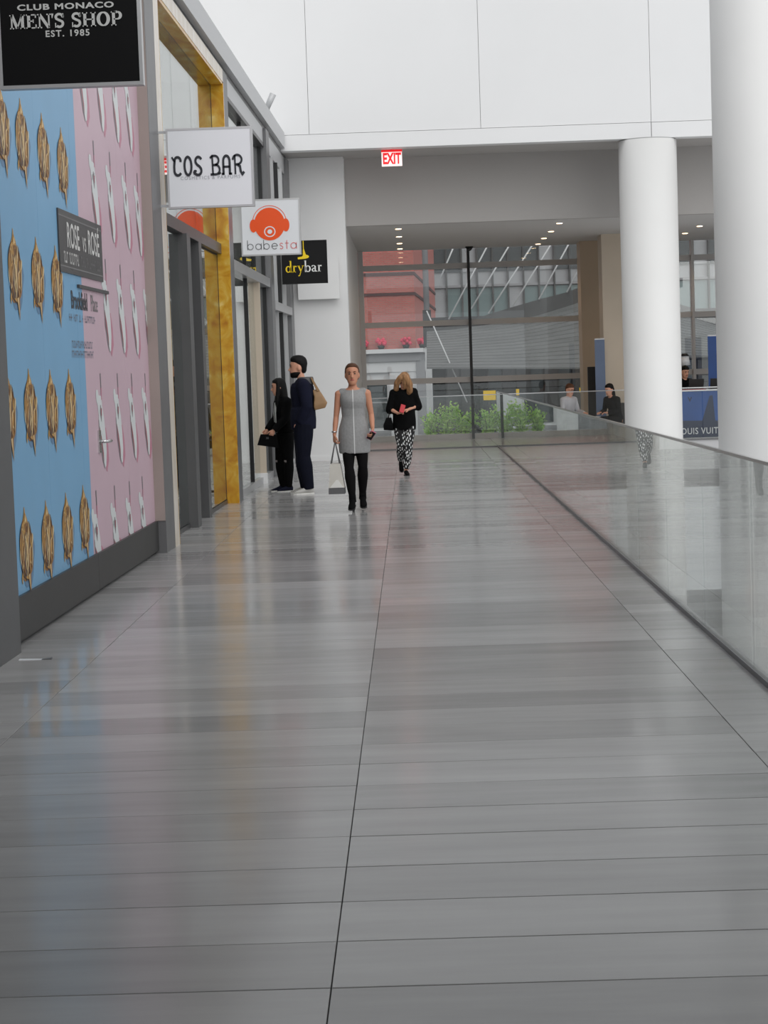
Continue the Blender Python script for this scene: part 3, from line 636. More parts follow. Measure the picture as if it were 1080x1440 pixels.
# salon sign
t, W, H = blade(397, 459, 337, 400, 33.2, 'sign_black', 'square charcoal drybar sign with a yellow hairdryer', frame='sign_black')
ww = width('drybar', DRY, 0.06); s_ = 0.80*W/ww; x0 = W*0.085; zz = H*0.27
e = glyphs('dry', DRY, Matrix.Translation((x0, -0.001, zz)) @ FACECAM @ Matrix.Diagonal((s_, s_, 1, 1)), 0.06, 'yellow', t)
glyphs('bar', DRY, Matrix.Translation((x0+(e+0.06)*s_, -0.001, zz)) @ FACECAM @ Matrix.Diagonal((s_, s_, 1, 1)), 0.06, 'dry_white', t)
mb = MB(); stroke(mb, [(W*0.49, H*0.995), (W*0.49, H*0.80)], 0.014, MM); stroke(mb, [(W*0.49, H*0.80), (W*0.51, H*0.64)], [0.02, 0.06], MM)
dsc(mb, W*0.53, H*0.625, 0.06, 0.032, 0, 0.0003); stroke(mb, [(W*0.53, H*0.61), (W*0.36, H*0.59)], [0.05, 0.035], MM); mb.build('hairdryer_mark', 'yellow', t, fix=False)
# blank panel on the white end wall
a = at(420, 422, 35.85); b = at(476, 363, 35.85)
t = thing('wall_box', 'blank white square panel mounted on the white end wall', 'panel', (a.x, 35.9, a.z))
MB((a.x, 35.9, a.z)).box(a.x, b.x, 35.72, 35.80, a.z, b.z).build('face_panel', 'white_paint', t); MB((a.x, 35.9, a.z)).box(a.x+0.03, b.x-0.03, 35.80, 35.9, a.z+0.03, b.z-0.03).build('mount', 'soffit_paint', t)
# little bracket on top of the coping
sv, zv = lwpix(368, 140, 0.0)
t = lwthing('coping_spotlight', 'small grey tilted spotlight on top of the shop-row coping', 'spotlight', 0, 31.8, 5.96)
mb = LB(t); mb.tube([(0, 31.8, 5.96), (0.0, 31.8, 6.02)], 0.03, 10); mb.build('foot', 'grey_metal', t, True)
mb = LB(t); mb.tube([(-0.03, 31.8, 6.0), (0.10, 31.75, 6.25)], [0.045, 0.055], 12); mb.build('barrel', 'coping_metal', t, True)

# ---- exit sign
a = at(537, 234, 35.0); b = at(565, 211, 35.0)
t = thing('exit_sign', 'lit red and white EXIT sign hanging under the beam', 'sign', (a.x, 35.0, a.z)); O = (a.x, 35.0, a.z)
MB(O).box(a.x, b.x, 34.98, 35.05, a.z, b.z).build('box', 'exit_glow', t)
MB(O).box(a.x-0.004, b.x+0.004, 34.972, 35.05, b.z-0.03, b.z+0.01).build('top_band', 'exit_red', t)
MB(O).box((a.x+b.x)/2-0.02, (a.x+b.x)/2+0.02, 35.0, 35.04, b.z, 5.66).build('stem', 'white_paint', t)
put_text('lettering', 'EXIT', 0.27, 'exit_red', t, Matrix.Translation(((b.x-a.x)/2, -0.022, (b.z-a.z)*0.44)) @ FACECAM, bold=0.010, sx=0.60)
# ---- downlights
for x, nm_ in ((-0.13, 'row above the walking women'), (3.0, 'row in front of the tan pier'), (6.05, 'row between the two round columns')):
    for k, y in enumerate((37.4, 39.6, 41.7, 43.6)):
        t = thing('downlight', ('nearest', 'second', 'third', 'farthest')[k]+' small warm downlight of the ceiling '+nm_, 'downlight', (x, y, 4.4), group='recessed warm downlights')
        MB().erings([(0, 0, 0.001, 0.075, 0.075), (0, 0, -0.012, 0.075, 0.075)], 20).build('trim_ring', 'white_paint', t, True)
        MB().erings([(0, 0, -0.012, 0.06, 0.06), (0, 0, -0.02, 0.055, 0.055)], 20).build('lens', 'lamp_warm', t, True)
        l = bpy.data.lights.new('downlight_lamp', 'SPOT'); l.energy = 22; l.color = (1.0, 0.66, 0.36); l.spot_size = 2.0; l.spot_blend = 0.7; l.shadow_soft_size = 0.05
        lo = bpy.data.objects.new('downlight_lamp', l); C.objects.link(lo); lo.parent = t; lo.location = (0, 0, -0.03)
t = thing('dome_camera', 'black dome camera on the ceiling above the black mullion', 'camera', (at(660, 352, 43.8).x, 43.8, 4.4))
MB().erings([(0, 0, 0, 0.09, 0.09), (0, 0, -0.03, 0.09, 0.09)], 20).build('mount', 'black_matte', t, True); MB().erings([(0, 0, -0.03, 0.075, 0.075), (0, 0, -0.07, 0.06, 0.06), (0, 0, -0.10, 0.02, 0.02)], 20).build('dome', 'black_gloss', t, True)

# ---- glass railings
def railing(label, horizontal, c, a0, edges, h):
    t = thing('glass_railing', label, 'railing', (c, edges[0], 0) if not horizontal else (edges[0], c, 0)); O = tuple(t.location)
    def bx(u0, u1, w0, w1, z0, z1): return MB(O).box(w0, w1, u0, u1, z0, z1) if not horizontal else MB(O).box(u0, u1, w0, w1, z0, z1)
    for u0, u1 in zip(edges[:-1], edges[1:]): bx(u0+0.006, u1-0.006, c-0.008, c+0.008, 0.03, h-0.004).build('glass_panel', 'rail_glass', t)
    bx(edges[0], edges[-1], c-0.014, c+0.014, 0.0, 0.03).build('base_channel', 'grey_metal', t)
    bx(edges[0], edges[-1], c-0.012, c+0.012, h-0.004, h+0.014).build('cap_rail', 'steel', t)
e = [11.74-1.685*5+1.685*k for k in range(22)]; e = [v for v in e if v < 39.3]+[39.4]
railing('long glass railing along the right edge of the walkway', False, 1.775, None, e, 1.14)
railing('glass railing across the far end in front of the curtain wall', True, 39.42, None, [-1.10, 0.35, 1.77, 3.2, 4.6, 6.0, 7.4, 8.8, 10.2, 11.9], 1.08)
# strip of paper on the floor
a = at(22, 931, 11.4); t = thing('paper_strip', 'thin pale strip of paper lying on the floor below the hoarding', 'paper', (-2.42, 11.40, 0.0), -0.03)
MB().hexa([(0, 0, .0005), (.14, 0, .0005), (.14, .035, .0005), (0, .035, .0005), (0, 0, .004), (.14, .0, .003), (.14, .035, .003), (0, .035, .006)]).build('sheet', 'sign_white', t)
MB().hexa([(.14, 0, .0005), (.2, 0.004, .0005), (.2, .03, .0005), (.14, .035, .0005), (.14, 0, .003), (.2, .004, .008), (.2, .03, .012), (.14, .035, .003)]).build('curled_end', 'grey_metal', t)

# ================================================================ BEYOND THE GLASS
mat('asphalt', (0.20, 0.20, 0.205), 0.6, var=0.1, vscale=0.8)
brickmat('brick_red', srgb(200, 116, 108), srgb(186, 102, 95), srgb(170, 130, 122), 1.0)
mat('brick_dark', srgb(88, 62, 62), 0.8)
mat('stone_grey', srgb(150, 150, 152), 0.7, var=0.06, vscale=1.2)
mat('stone_white', srgb(222, 222, 222), 0.6)
mat('far_glass', srgb(120, 138, 138), 0.15, spec=0.6)
mat('far_glass_dark', srgb(70, 76, 78), 0.15, spec=0.6)
mat('far_panel', srgb(168, 170, 172), 0.6, var=0.03)
mat('slate', srgb(112, 113, 112), 0.6, var=0.14, vscale=1.5, stretch=(0.5, 0.5, 5))
mat('slate_dark', srgb(78, 78, 78), 0.5, var=0.08, vscale=1.0)
mat('dark_front', srgb(66, 66, 67), 0.35, var=0.1, vscale=1.0)
mat('flower_pink', srgb(225, 70, 100), 0.7, var=0.2, vscale=20)
mat('sign_yellow', srgb(250, 205, 20), 0.4, emit=0.25)
mat('leaf', srgb(168, 220, 66), 0.5, var=0.25, vscale=9)
mat('leaf_light', srgb(208, 242, 118), 0.5, var=0.2, vscale=9)
mat('twig', srgb(96, 78, 52), 0.8)
mat('planter', srgb(120, 120, 118), 0.7)
GZ = -1.0
street = MB().box(-40, 60, 44.5, 140, GZ-0.3, GZ).build('ground_street', 'asphalt'); tag(street, 'grey street outside the glass', kind='structure')
# brick corner building
YB = 75.0; xc = at(584, 450, YB).x; xs = at(612, 430, 97).x; xl = -9.0
bb = thing('brick_building', 'red brick corner building with white shop windows outside the glass', 'building', (xc, YB, GZ)); O = (xc, YB, GZ)
zl = at(560, 492, YB).z
def prism(m, name, ex, z0, z1, parent=bb): return MB(O).hexa([(xl, YB-ex, z0), (xc+ex*0.6, YB-ex, z0), (xs+ex, 97, z0), (xl, 97, z0), (xl, YB-ex, z1), (xc+ex*0.6, YB-ex, z1), (xs+ex, 97, z1), (xl, 97, z1)]).build(name, m, parent)
prism('brick_red', 'brick_wall', 0.0, zl, 22)
for y in (386, 414.5): z = at(520, y, YB).z; prism('brick_dark', 'brick_band', 0.04, z-0.07, z+0.05)
prism('stone_white', 'ledge', 0.45, zl-0.12, zl+0.04); zf = at(560, 508, YB).z; prism('stone_grey', 'frieze', 0.25, zf, zl-0.12)
prism('stone_white', 'lintel', 0.15, at(560, 523, YB).z, zf); prism('stone_grey', 'ground_storey', -0.3, GZ, at(560, 523, YB).z)
zb0 = at(530, 606, YB).z; zt0 = at(530, 524, YB).z
for xa, xb in ((470, 500), (549, 588)):
    a = at(xa, 560, YB).x; b = at(xb, 560, YB).x; MB(O).box(a, b, YB-0.12, YB+0.4, GZ, zt0).build('pillar', 'stone_white', bb)
for xa, xb in ((500, 549),):
    a = at(xa, 560, YB).x; b = at(xb, 560, YB).x
    wnd = MB(O).box(a, b, YB+0.0, YB+0.35, zb0, zt0).build('window', 'stone_white', bb)
    MB(O).box(a+0.12, b-0.12, YB-0.03, YB+0.0, zb0+0.12, zt0-0.35).build('pane', 'far_glass_dark', wnd)
    MB(O).box(a+0.12, b-0.12, YB-0.05, YB+0.0, (zb0+zt0)/2-0.06, (zb0+zt0)/2+0.0).build('glazing_bar', 'stone_grey', wnd)
    MB(O).box(a, b, YB-0.14, YB, GZ, zb0).build('window_base', 'stone_grey', bb)
MB(O).box(xc-0.03, xc+0.32, YB-0.2, YB+0.2, GZ, zf).build('corner_pilaster', 'stone_grey', bb)
for px, nm_ in ((511, 'below the brick, farthest left'), (536, 'second from the left'), (571, 'third from the left'), (594, 'at the corner, farthest right')):
    p = at(px, 487, YB-0.25); t = thing('flower_pot', 'pink flowers in a dark pot on the brick building ledge, '+nm_, 'flower pot', (p.x, YB-0.25, zl+0.04), group='pink flower pots on the ledge')
    MB().erings([(0, 0, 0, 0.1, 0.1), (0, 0, 0.14, 0.15, 0.15)], 14).build('pot', 'black_matte', t, True)
    mb = MB(); r = random.Random(px)
    for k in range(16): mb.ball((r.uniform(-.16, .16), r.uniform(-.1, .1), 0.18+r.uniform(0, .2)), 0.075, 7, 4)
    mb.build('blossoms', 'flower_pink', t, True)['kind'] = 'stuff'
# posts by the brick corner
p = at(599.5, 420, 72); t = thing('steel_post', 'pale steel post standing before the brick corner', 'post', (p.x, 72, GZ))
MB().tube([(0, 0, 0), (0, 0, 20)], 0.11, 12).build('shaft', 'stone_grey', t, True); MB().erings([(0, 0, 0, .2, .2), (0, 0, .1, .2, .2)], 14).build('base_plate', 'dark_metal', t, True)
p = at(604, 560, 64.5); t = thing('canopy_column', 'white column carrying the left end of the slate canopy', 'column', (p.x, 64.5, GZ)); zz = at(604, 488, 64.5).z
MB().box(-0.1, 0.1, -0.1, 0.1, 0, zz-GZ).build('shaft', 'stone_white', t); MB().box(-0.14, 0.14, -0.14, 0.14, zz-GZ, at(604, 436, 64.5).z-GZ).build('head', 'dark_metal', t)
# glazed office building behind
YO = 112.0; x0 = at(607, 420, YO).x; t = thing('office_building', 'glazed grey office building beyond the street canopy', 'building', (x0, YO, GZ)); O = (x0, YO, GZ)
xw = at(1040, 420, YO).x
MB(O).box(x0, xw, YO, YO+10, GZ, 40).build('wall', 'far_panel', t)
za, zb_, zc_, zd = (at(700, y, YO).z for y in (470, 404, 381, 335))
nx = 20; dx = (xw-x0)/nx
for r_, (z0, z1) in enumerate(((za, zb_), (zc_, zd), (zd+1.0, zd+3.2))):
    for k in range(nx): MB(O).box(x0+k*dx+0.05, x0+(k+1)*dx-0.05, YO-0.08, YO, z0, z1).build('window_pane', ('far_glass', 'far_glass_dark', 'far_glass')[r_] if (k*7+r_) % 5 else 'far_panel', t)
for k in range(nx+1): MB(O).box(x0+k*dx-0.05, x0+k*dx+0.05, YO-0.3, YO, za, zd+6).build('mullion', 'slate_dark', t)
MB(O).box(x0-0.2, xw, YO-0.25, YO, zb_+0.05, zb_+0.2).build('sill_line', 'stone_grey', t)
# slate canopy with tie rods
top = [(600, 462), (640, 458), (660, 452), (690, 441), (720, 432), (758, 421), (797, 411), (815, 404), (850, 394), (880, 390), (905, 398), (957, 428), (1003, 443), (1060, 470)]
bot = [(600, 466), (640, 463), (660, 460), (690, 456), (720, 452), (758, 443), (797, 431), (815, 425), (850, 412), (880, 408), (905, 415), (957, 442), (1003, 456), (1060, 482)]
P0 = at(600, 466, 62); cn = thing('street_canopy', 'sweeping grey slate canopy with white tie rods over the street', 'canopy', (P0.x, 62, GZ)); O = (P0.x, 62, GZ)
A = [at(x, y, 62) for x, y in top]; B = [at(x, y, 62) for x, y in bot]; E = [at(x, 517 if x < 900 else 500, 57.5) for x, _ in top]
mb = MB(O)
mb.loft([[a, a+Vector((0, 0.15, 0)), b+Vector((0, 0.15, 0)), b] for a, b in zip(A, B)]); mb.build('fascia', 'slate_dark', cn)
NC = 15
for c in range(NC):
    mb = MB(O); u0, u1 = c/NC, (c+1)/NC
    rg = []
    for b, e_ in zip(B, E):
        p = b.lerp(e_, u0); q = b.lerp(e_, u1); d = Vector((0, -0.03, 0.012))
        rg.append([p, q+d, q+d+Vector((0, 0, -0.05)), p+Vector((0, 0.03, -0.06))])
    mb.loft(rg).build('slate_course', 'slate', cn)
for (xb_, yb_, xt, yt) in ((619, 392, 632.7, 359.5), (631, 449, 679, 358), (663, 434, 710, 355.5), (686.7, 441, 742, 355), (720, 432, 769, 353), (757.8, 421, 794.4, 353), (797, 411, 829, 350)):
    p = at(xb_, yb_, 61.9); q = at(xt, yt, 61.9); q = p+(q-p)*1.7
    MB(O).tube([p, q], 0.028, 6).build('tie_rod', 'stone_white', cn, True)
MB(O).tube([at(600, 437, 58), at(657, 566, 58)], 0.022, 6).build('tie_rod', 'stone_white', cn, True)
# dark shop fronts below the canopy
YS = 66.0; a = at(609, 560, YS); b = at(1040, 560, YS); zt0 = at(700, 505, YS).z
sf = thing('street_shop_front', 'dark glazed shop fronts in the shade under the canopy', 'shop front', (a.x, YS, GZ)); O = (a.x, YS, GZ)
MB(O).box(a.x, b.x, YS+0.1, YS+1, GZ, zt0+1.5).build('wall', 'dark_front', sf)
n = 22; dx = (b.x-a.x)/n; r = random.Random(5)
for k in range(n): MB(O).box(a.x+k*dx+0.03, a.x+(k+1)*dx-0.03, YS+0.03, YS+0.1, GZ+0.3, zt0-0.25).build('glass_pane', r.choice(['far_glass_dark', 'dark_front', 'slate_dark', 'dark_front', 'black_gloss']), sf)
MB(O).box(a.x, b.x, YS-0.05, YS+0.1, zt0-0.2, zt0).build('fascia_board', 'slate_dark', sf)
MB(O).box(a.x, b.x, YS-0.05, YS+0.1, GZ, GZ+0.25).build('stall_riser', 'stone_grey', sf)
for (xa, xb_, ya, yb_, lab) in ((680, 697, 549, 563, 'square yellow street sign beside the black mullion'), (726, 730, 547, 556, 'narrow yellow street sign right of the square yellow one'), (815, 821, 545, 552, 'small yellow street sign behind the seated man\'s head')):
    p = at(xa, yb_, YS-1); q = at(xb_, ya, YS-1); t = thing('street_sign', lab, 'sign', (p.x, YS-1, GZ), group='yellow signs outside')
    MB((p.x, YS-1, GZ)).box(p.x, q.x, YS-1, YS-0.95, p.z, q.z).build('plate', 'sign_yellow', t)
    MB((p.x, YS-1, GZ)).tube([((p.x+q.x)/2, YS-0.93, GZ), ((p.x+q.x)/2, YS-0.93, p.z+0.1)], 0.025, 8).build('pole', 'dark_metal', t, True)
# planter and shrubs
pt = MB((0, 46.6, GZ)); a = at(584, 630, 46.6); b = at(742, 630, 46.6)
t = thing('planter', 'long grey trough planter holding the shrubs outside the glass', 'planter', ((a.x+b.x)/2, 46.6, GZ)); O = tuple(t.location)
MB(O).box(a.x, b.x, 46.2, 47.0, GZ, -0.36).build('trough', 'planter', t); MB(O).box(a.x+0.05, b.x-0.05, 46.25, 46.95, -0.36, -0.33).build('soil', 'twig', t)
SH = [(604, 582, 'farthest left of the row'), (628, 571, 'just left of the black mullion'), (650, 574, 'behind the black mullion'), (686, 580, 'right of the black mullion'), (708, 571, 'tallest on the right side'), (730, 586, 'farthest right of the row')]
for i, (px, py, lab) in enumerate(SH):
    p = at(px, py, 46.6); H = p.z+0.33; t = thing('shrub', 'bright green leafy shrub in the planter outside, '+lab, 'shrub', (p.x, 46.6, -0.33), group='shrubs in the planter')
    r = random.Random(i+20); st = MB(); lf = MB()
    for k in range(14):
        an = r.uniform(0, 6.28); lean = r.uniform(0.05, 0.30); h = H*r.uniform(0.65, 1.0)
        tip = Vector((lean*math.cos(an), lean*0.7*math.sin(an), h)); mid = Vector((tip.x*0.4, tip.y*0.4, h*0.55))
        st.tube([(0, 0, 0), mid, tip], [0.012, 0.009, 0.004], 5)
        for j in range(60):
            u = r.uniform(0.18, 1.05); c = (mid*(u/0.55) if u < 0.55 else mid.lerp(tip, (u-0.55)/0.45)) + Vector((r.gauss(0, .045), r.gauss(0, .045), r.gauss(0, .03)))
            d = Vector((r.uniform(-1, 1), r.uniform(-1, 1), r.uniform(-0.1, 1))).normalized(); sd = d.cross(Vector((r.uniform(-1, 1), r.uniform(-1, 1), 1))).normalized(); up = sd.cross(d)
            L_ = r.uniform(0.07, 0.12); m_ = 0 if r.random() < 0.55 else 1
            i0 = [lf.vert(q) for q in (c, c+d*L_*0.5+sd*L_*0.28-up*0.008, c+d*L_, c+d*L_*0.5-sd*L_*0.28-up*0.008, c+d*L_*0.5+up*0.004)]
            for f in ((0, 1, 4), (1, 2, 4), (2, 3, 4), (3, 0, 4)): lf.face([i0[q] for q in f], m_)
    st.build('stems', 'twig', t); lf.build('leaves', ['leaf', 'leaf_light'], t, fix=False)['kind'] = 'stuff'

# ================================================================ PEOPLE
mat('skin', srgb(214, 158, 132), 0.55); mat('skin_tan', srgb(196, 138, 110), 0.55)
mat('lips', srgb(176, 88, 84), 0.5); mat('eye_dark', srgb(40, 32, 30), 0.3)
mat('hair_brown', srgb(84, 55, 38), 0.6, spec=0.25, var=0.25, vscale=30, stretch=(1, 1, 0.15)); mat('hair_black', srgb(16, 14, 14), 0.6, spec=0.2, var=0.2, vscale=30, stretch=(1, 1, 0.15))
mat('hair_blond', srgb(150, 112, 78), 0.6, spec=0.25, var=0.5, vscale=34, stretch=(1, 1, 0.12))
mat('dress_grey', srgb(146, 146, 146), 0.85, var=0.08, vscale=40, bump=0.2, bscale=200); mat('seam', srgb(205, 205, 205), 0.7)
mat('tights', srgb(17, 16, 17), 0.85, spec=0.12); mat('black_cloth', srgb(14, 14, 15), 0.9, spec=0.1, var=0.15, vscale=10); mat('navy', srgb(27, 29, 45), 0.9, spec=0.1, var=0.12, vscale=8)
mat('jeans', srgb(21, 23, 35), 0.9, spec=0.1, var=0.12, vscale=8); mat('hood_grey', srgb(92, 92, 94), 0.9); mat('sneaker', srgb(190, 188, 184), 0.6); mat('sole', srgb(225, 224, 220), 0.6)
mat('tan_leather', srgb(158, 124, 88), 0.55, var=0.08, vscale=8); mat('bag_white', srgb(206, 202, 194), 0.5, var=0.05, vscale=6); mat('bag_grey', srgb(96, 96, 98), 0.6)
mat('phone_red', srgb(190, 24, 40), 0.35); mat('phone_pink', srgb(190, 100, 125), 0.35); mat('string_white', srgb(225, 225, 222), 0.7); mat('rip_grey', srgb(150, 140, 138), 0.8)
mat('shirt_grey', srgb(188, 186, 192), 0.85, var=0.06, vscale=10); mat('suit_black', srgb(14, 14, 16), 0.9, spec=0.1); mat('cream_top', srgb(222, 218, 190), 0.8, var=0.3, vscale=14)
def dashmat(name):
    m = bpy.data.materials.new(name); m.use_nodes = True; nt = m.node_tree; p = nt.nodes['Principled BSDF']; p.inputs['Roughness'].default_value = 0.85
    tc = nt.nodes.new('ShaderNodeTexCoord'); mp = nt.nodes.new('ShaderNodeMapping'); mp.inputs['Scale'].default_value = (34, 34, 17); mp.inputs['Rotation'].default_value = (0, 0.5, 0)
    v = nt.nodes.new('ShaderNodeTexVoronoi'); v.inputs['Randomness'].default_value = 0.35; v.inputs['Scale'].default_value = 1.0; r = nt.nodes.new('ShaderNodeValToRGB')
    r.color_ramp.interpolation = 'CONSTANT'; r.color_ramp.elements[0].color = (0.75, 0.75, 0.75, 1); r.color_ramp.elements[1].position = 0.36; r.color_ramp.elements[1].color = (0.012, 0.012, 0.013, 1)
    nt.links.new(tc.outputs['Object'], mp.inputs[0]); nt.links.new(mp.outputs[0], v.inputs['Vector']); nt.links.new(v.outputs['Distance'], r.inputs[0]); nt.links.new(r.outputs[0], p.inputs['Base Color'])
    MATS[name] = m
dashmat('dash_print')
V = Vector
def base_pose():
    return dict(pelvis=V((0, 0, .93)), neck=V((0, 0.01, 1.46)), head=V((0, -0.015, 1.615)), head_pitch=0.0, head_yaw=0.0, head_roll=0.0,
        shL=V((.175, 0.01, 1.39)), elL=V((.215, 0.03, 1.11)), wrL=V((.225, -0.03, .87)), shR=V((-.175, 0.01, 1.39)), elR=V((-.215, 0.03, 1.11)), wrR=V((-.225, -0.03, .87)),
        hipL=V((.085, 0, .90)), knL=V((.09, -0.02, .49)), anL=V((.09, 0.02, .085)), hipR=V((-.085, 0, .90)), knR=V((-.09, -0.02, .49)), anR=V((-.09, 0.02, .085)),
        toeL=V((.10, -0.16, .03)), toeR=V((-.10, -0.16, .03)), hand_dirL=None, hand_dirR=None, palmL=None, palmR=None, curlL=0.35, curlR=0.35)
TORSO = [(-.13, .07, .06), (-.06, .13, .095), (.0, .162, .112), (.12, .165, .118), (.34, .128, .095), (.52, .14, .103), (.70, .16, .115), (.84, .168, .105), (.93, .125, .085), (.985, .07, .068), (1.04, .055, .058)]
def torso_rings(J, add=0.0, t0=-1, t1=2, wx=1.0, flare=None):
    out = []
    for t, rx, ry in TORSO:
        if t < t0 or t > t1: continue
        c = J['pelvis'].lerp(J['neck'], t); out.append((c.x, c.y, c.z, rx*wx+add, ry+add))
    return out
def legpts(J, s): h, k, a = J['hip'+s], J['kn'+s], J['an'+s]; return [h, h.lerp(k, .35), h.lerp(k, .75), k, k.lerp(a, .3), k.lerp(a, .65), a]
LEGR = [.088, .083, .062, .050, .058, .046, .031]
def armpts(J, s): h, k, a = J['sh'+s], J['el'+s], J['wr'+s]; return [h, h.lerp(k, .5), k, k.lerp(a, .35), a]
ARMR = [.05, .043, .036, .037, .025]
def hand(mb, wr, d, pn, thumb, curl, sc_=1.0):
    d = d.normalized(); pn = (pn-d*pn.dot(d)).normalized(); t = d.cross(pn)*thumb     # t: towards the thumb side
    def rg(c, w_, h_): return [c+t*w_*math.cos(2*math.pi*k/10)+pn*h_*math.sin(2*math.pi*k/10) for k in range(10)]
    s = sc_
    mb.loft([rg(wr-d*.02*s, .022*s, .02*s), rg(wr+d*.012*s, .026*s, .018*s), rg(wr+d*.05*s, .04*s, .016*s), rg(wr+d*.085*s, .039*s, .013*s)])
    for off, L, rr in ((.029, .068, .0085), (.0098, .078, .009), (-.0098, .072, .0085), (-.029, .056, .0075)):
        p = wr+d*.082*s+t*off*s; pts = [p-d*.01*s, p]; a = 0
        for q in (.42, .32, .26):
            a += curl; dd = d*math.cos(a)+pn*math.sin(a); p = p+dd*L*q*s; pts.append(p)
        mb.tube(pts, [rr*s, rr*s, rr*s*.95, rr*s*.88, rr*s*.75], 7, round_ends=True)
    p = wr+d*.025*s+t*.03*s; dd = (d*.75+t*.6+pn*.25).normalized(); p2 = p+dd*.036*s; d3 = (d*.95+t*.15+pn*.35*max(.3, curl)).normalized()
    mb.tube([p-dd*.012*s, p, p2, p2+d3*.03*s], [.012*s, .0125*s, .0105*s, .008*s], 7, round_ends=True)
def head_matrix(J): return Matrix.Translation(J['head']) @ Matrix.Rotation(J['head_yaw'], 4, 'Z') @ Matrix.Rotation(J['head_roll'], 4, 'Y') @ Matrix.Rotation(J['head_pitch'], 4, 'X')
HS = Matrix.Scale(1.06, 4)
def head_geo(mb, J):
    k0 = len(mb.v)
    mb.erings([(0, -.052, -.118, .022, .022), (0, -.045, -.108, .04, .04), (0, -.03, -.085, .054, .062), (0, -.014, -.055, .062, .079), (0, -.002, -.02, .068, .09), (0, .003, .015, .072, .096), (0, .006, .055, .073, .097), (0, .012, .09, .062, .083), (0, .014, .112, .04, .055), (0, .014, .122, .012, .016)], 22)
    mb.tube([(0, -.088, .012), (0, -.10, -.012), (0, -.108, -.03)], [.008, .011, .014], 8, round_ends=True)
    for s in (-1, 1): mb.ball((s*.077, .014, -.012), (.012, .022, .034), 10, 6)
    mb.xform(head_matrix(J) @ HS, k0)
def face_parts(J, root, k, brow='hair_brown', beard=None, glasses=False):
    H = head_matrix(J) @ HS; S = Matrix.Scale(k, 4)
    for s in (-1, 1):
        mb = MB(); mb.ball((s*.03, -.086, .012), (.0125, .008, .0065), 10, 6); mb.xform(S @ H); mb.build('eye', 'eye_dark', root, True)
        mb = MB(); mb.tube([(s*.014, -.093, .03), (s*.03, -.091, .035), (s*.046, -.082, .031)], [.004, .005, .003], 6); mb.xform(S @ H); mb.build('eyebrow', brow, root, True)
    mb = MB(); mb.tube([(-.022, -.087, -.06), (-.008, -.0935, -.057), (.008, -.0935, -.057), (.022, -.087, -.06)], [.003, .007, .007, .003], 7); mb.xform(S @ H); mb.build('lips', 'lips', root, True)
    if beard:
        mb = MB(); mb.erings([(0, -.05, -.128, .03, .03), (0, -.044, -.112, .05, .05), (0, -.030, -.088, .060, .066), (0, -.022, -.07, .064, .074), (0, -.016, -.056, .062, .070)], 20)
        mb.xform(S @ H); mb.build('beard', beard, root, True)
    if glasses:
        mb = MB()
        for s in (-1, 1): mb.tube([(s*.032+.026*math.cos(a*.524), -.104, .01+.019*math.sin(a*.524)) for a in range(13)], .003, 5); mb.tube([(s*.058, -.102, .012), (s*.078, .0, .01)], .003, 5)
        mb.tube([(-.007, -.104, .013), (.007, -.104, .013)], .003, 5); mb.xform(S @ H); mb.build('glasses', 'black_matte', root, True)
def hair(J, root, k, m, specs, extra=None, voxel=0.009, smooth=2):
    mb = MB(); mb.erings(specs, 22)
    if extra: extra(mb)
    mb.xform(Matrix.Scale(k, 4) @ head_matrix(J) @ HS); remesh(mb, 'hair', m, root, voxel*k, smooth)
SHORT = [(0, .058, -.075, .035, .030), (0, .058, -.045, .055, .046), (0, .054, .0, .066, .056), (0, .026, .04, .080, .088), (0, .012, .07, .080, .100), (0, .01, .10, .068, .090), (0, .012, .124, .044, .06), (0, .012, .134, .014, .02)]
def body(J, root, k, skin='skin', mats=None, pick=None, hands=True, wx=1.0, legs=1.0, build=1.0, voxel=0.0095, bust=0.0):
    mb = MB(); mb.erings(torso_rings(J, 0.0, wx=wx), 22)
    if bust:
        c = J['pelvis'].lerp(J['neck'], .68)
        for s in (-1, 1): mb.ball((c.x+s*.065, c.y-.085, c.z), (.06, .045, .06), 12, 8)
    n0 = J['pelvis'].lerp(J['neck'], .96); hm = head_matrix(J); mb.tube([n0, J['neck'].lerp(hm @ V((0, .02, -.08)), .5), hm @ V((0, .015, -.05))], [.06, .05, .05], 14)
    head_geo(mb, J)
    for s in 'LR':
        mb.tube(armpts(J, s), [r*build for r in ARMR], 12, round_ends=True); sh = J['sh'+s]; mb.tube([J['pelvis'].lerp(J['neck'], .9)+V((0, 0, .0)), sh], [.06, .052*build], 12, round_ends=True)
        mb.tube(legpts(J, s), [r*(legs if i > 1 else 1.0) for i, r in enumerate(LEGR)], 14, round_ends=True)
        a = J['an'+s]; t = J['toe'+s]; mb.tube([a+V((0, .02, -.03)), a.lerp(t, .45)+V((0, 0, -.024)), a.lerp(t, .9)], [.022, .020, .013], 10, round_ends=True)
    ex = MB()
    if hands:
        for s, th in (('L', 1), ('R', -1)):
            d = J['hand_dir'+s] or (J['wr'+s]-J['el'+s]); pn = J['palm'+s] or V((-1 if s == 'L' else 1, 0, 0)); hand(ex, J['wr'+s], d, pn, -th if (J['palm'+s] is None) else J.get('thumb'+s, 1), J['curl'+s])
    S = Matrix.Scale(k, 4); mb.xform(S); ex.xform(S)
    return remesh(mb, 'body', mats or [skin], root, voxel*k, 3, pick, ex)
def trousers(J, root, k, m, add=0.014, ankle=1.0, name='trousers', legs=1.0, waist=.16, mats=None, pick=None):
    mb = MB(); mb.erings(torso_rings(J, add, -1, waist), 22)
    for s in 'LR':
        p = legpts(J, s); p[-1] = J['kn'+s].lerp(J['an'+s], ankle); mb.tube(p, [r*legs+add for r in LEGR], 14)
    mb.xform(Matrix.Scale(k, 4)); return remesh(mb, name, mats or m, root, 0.011*k, 2, pick)
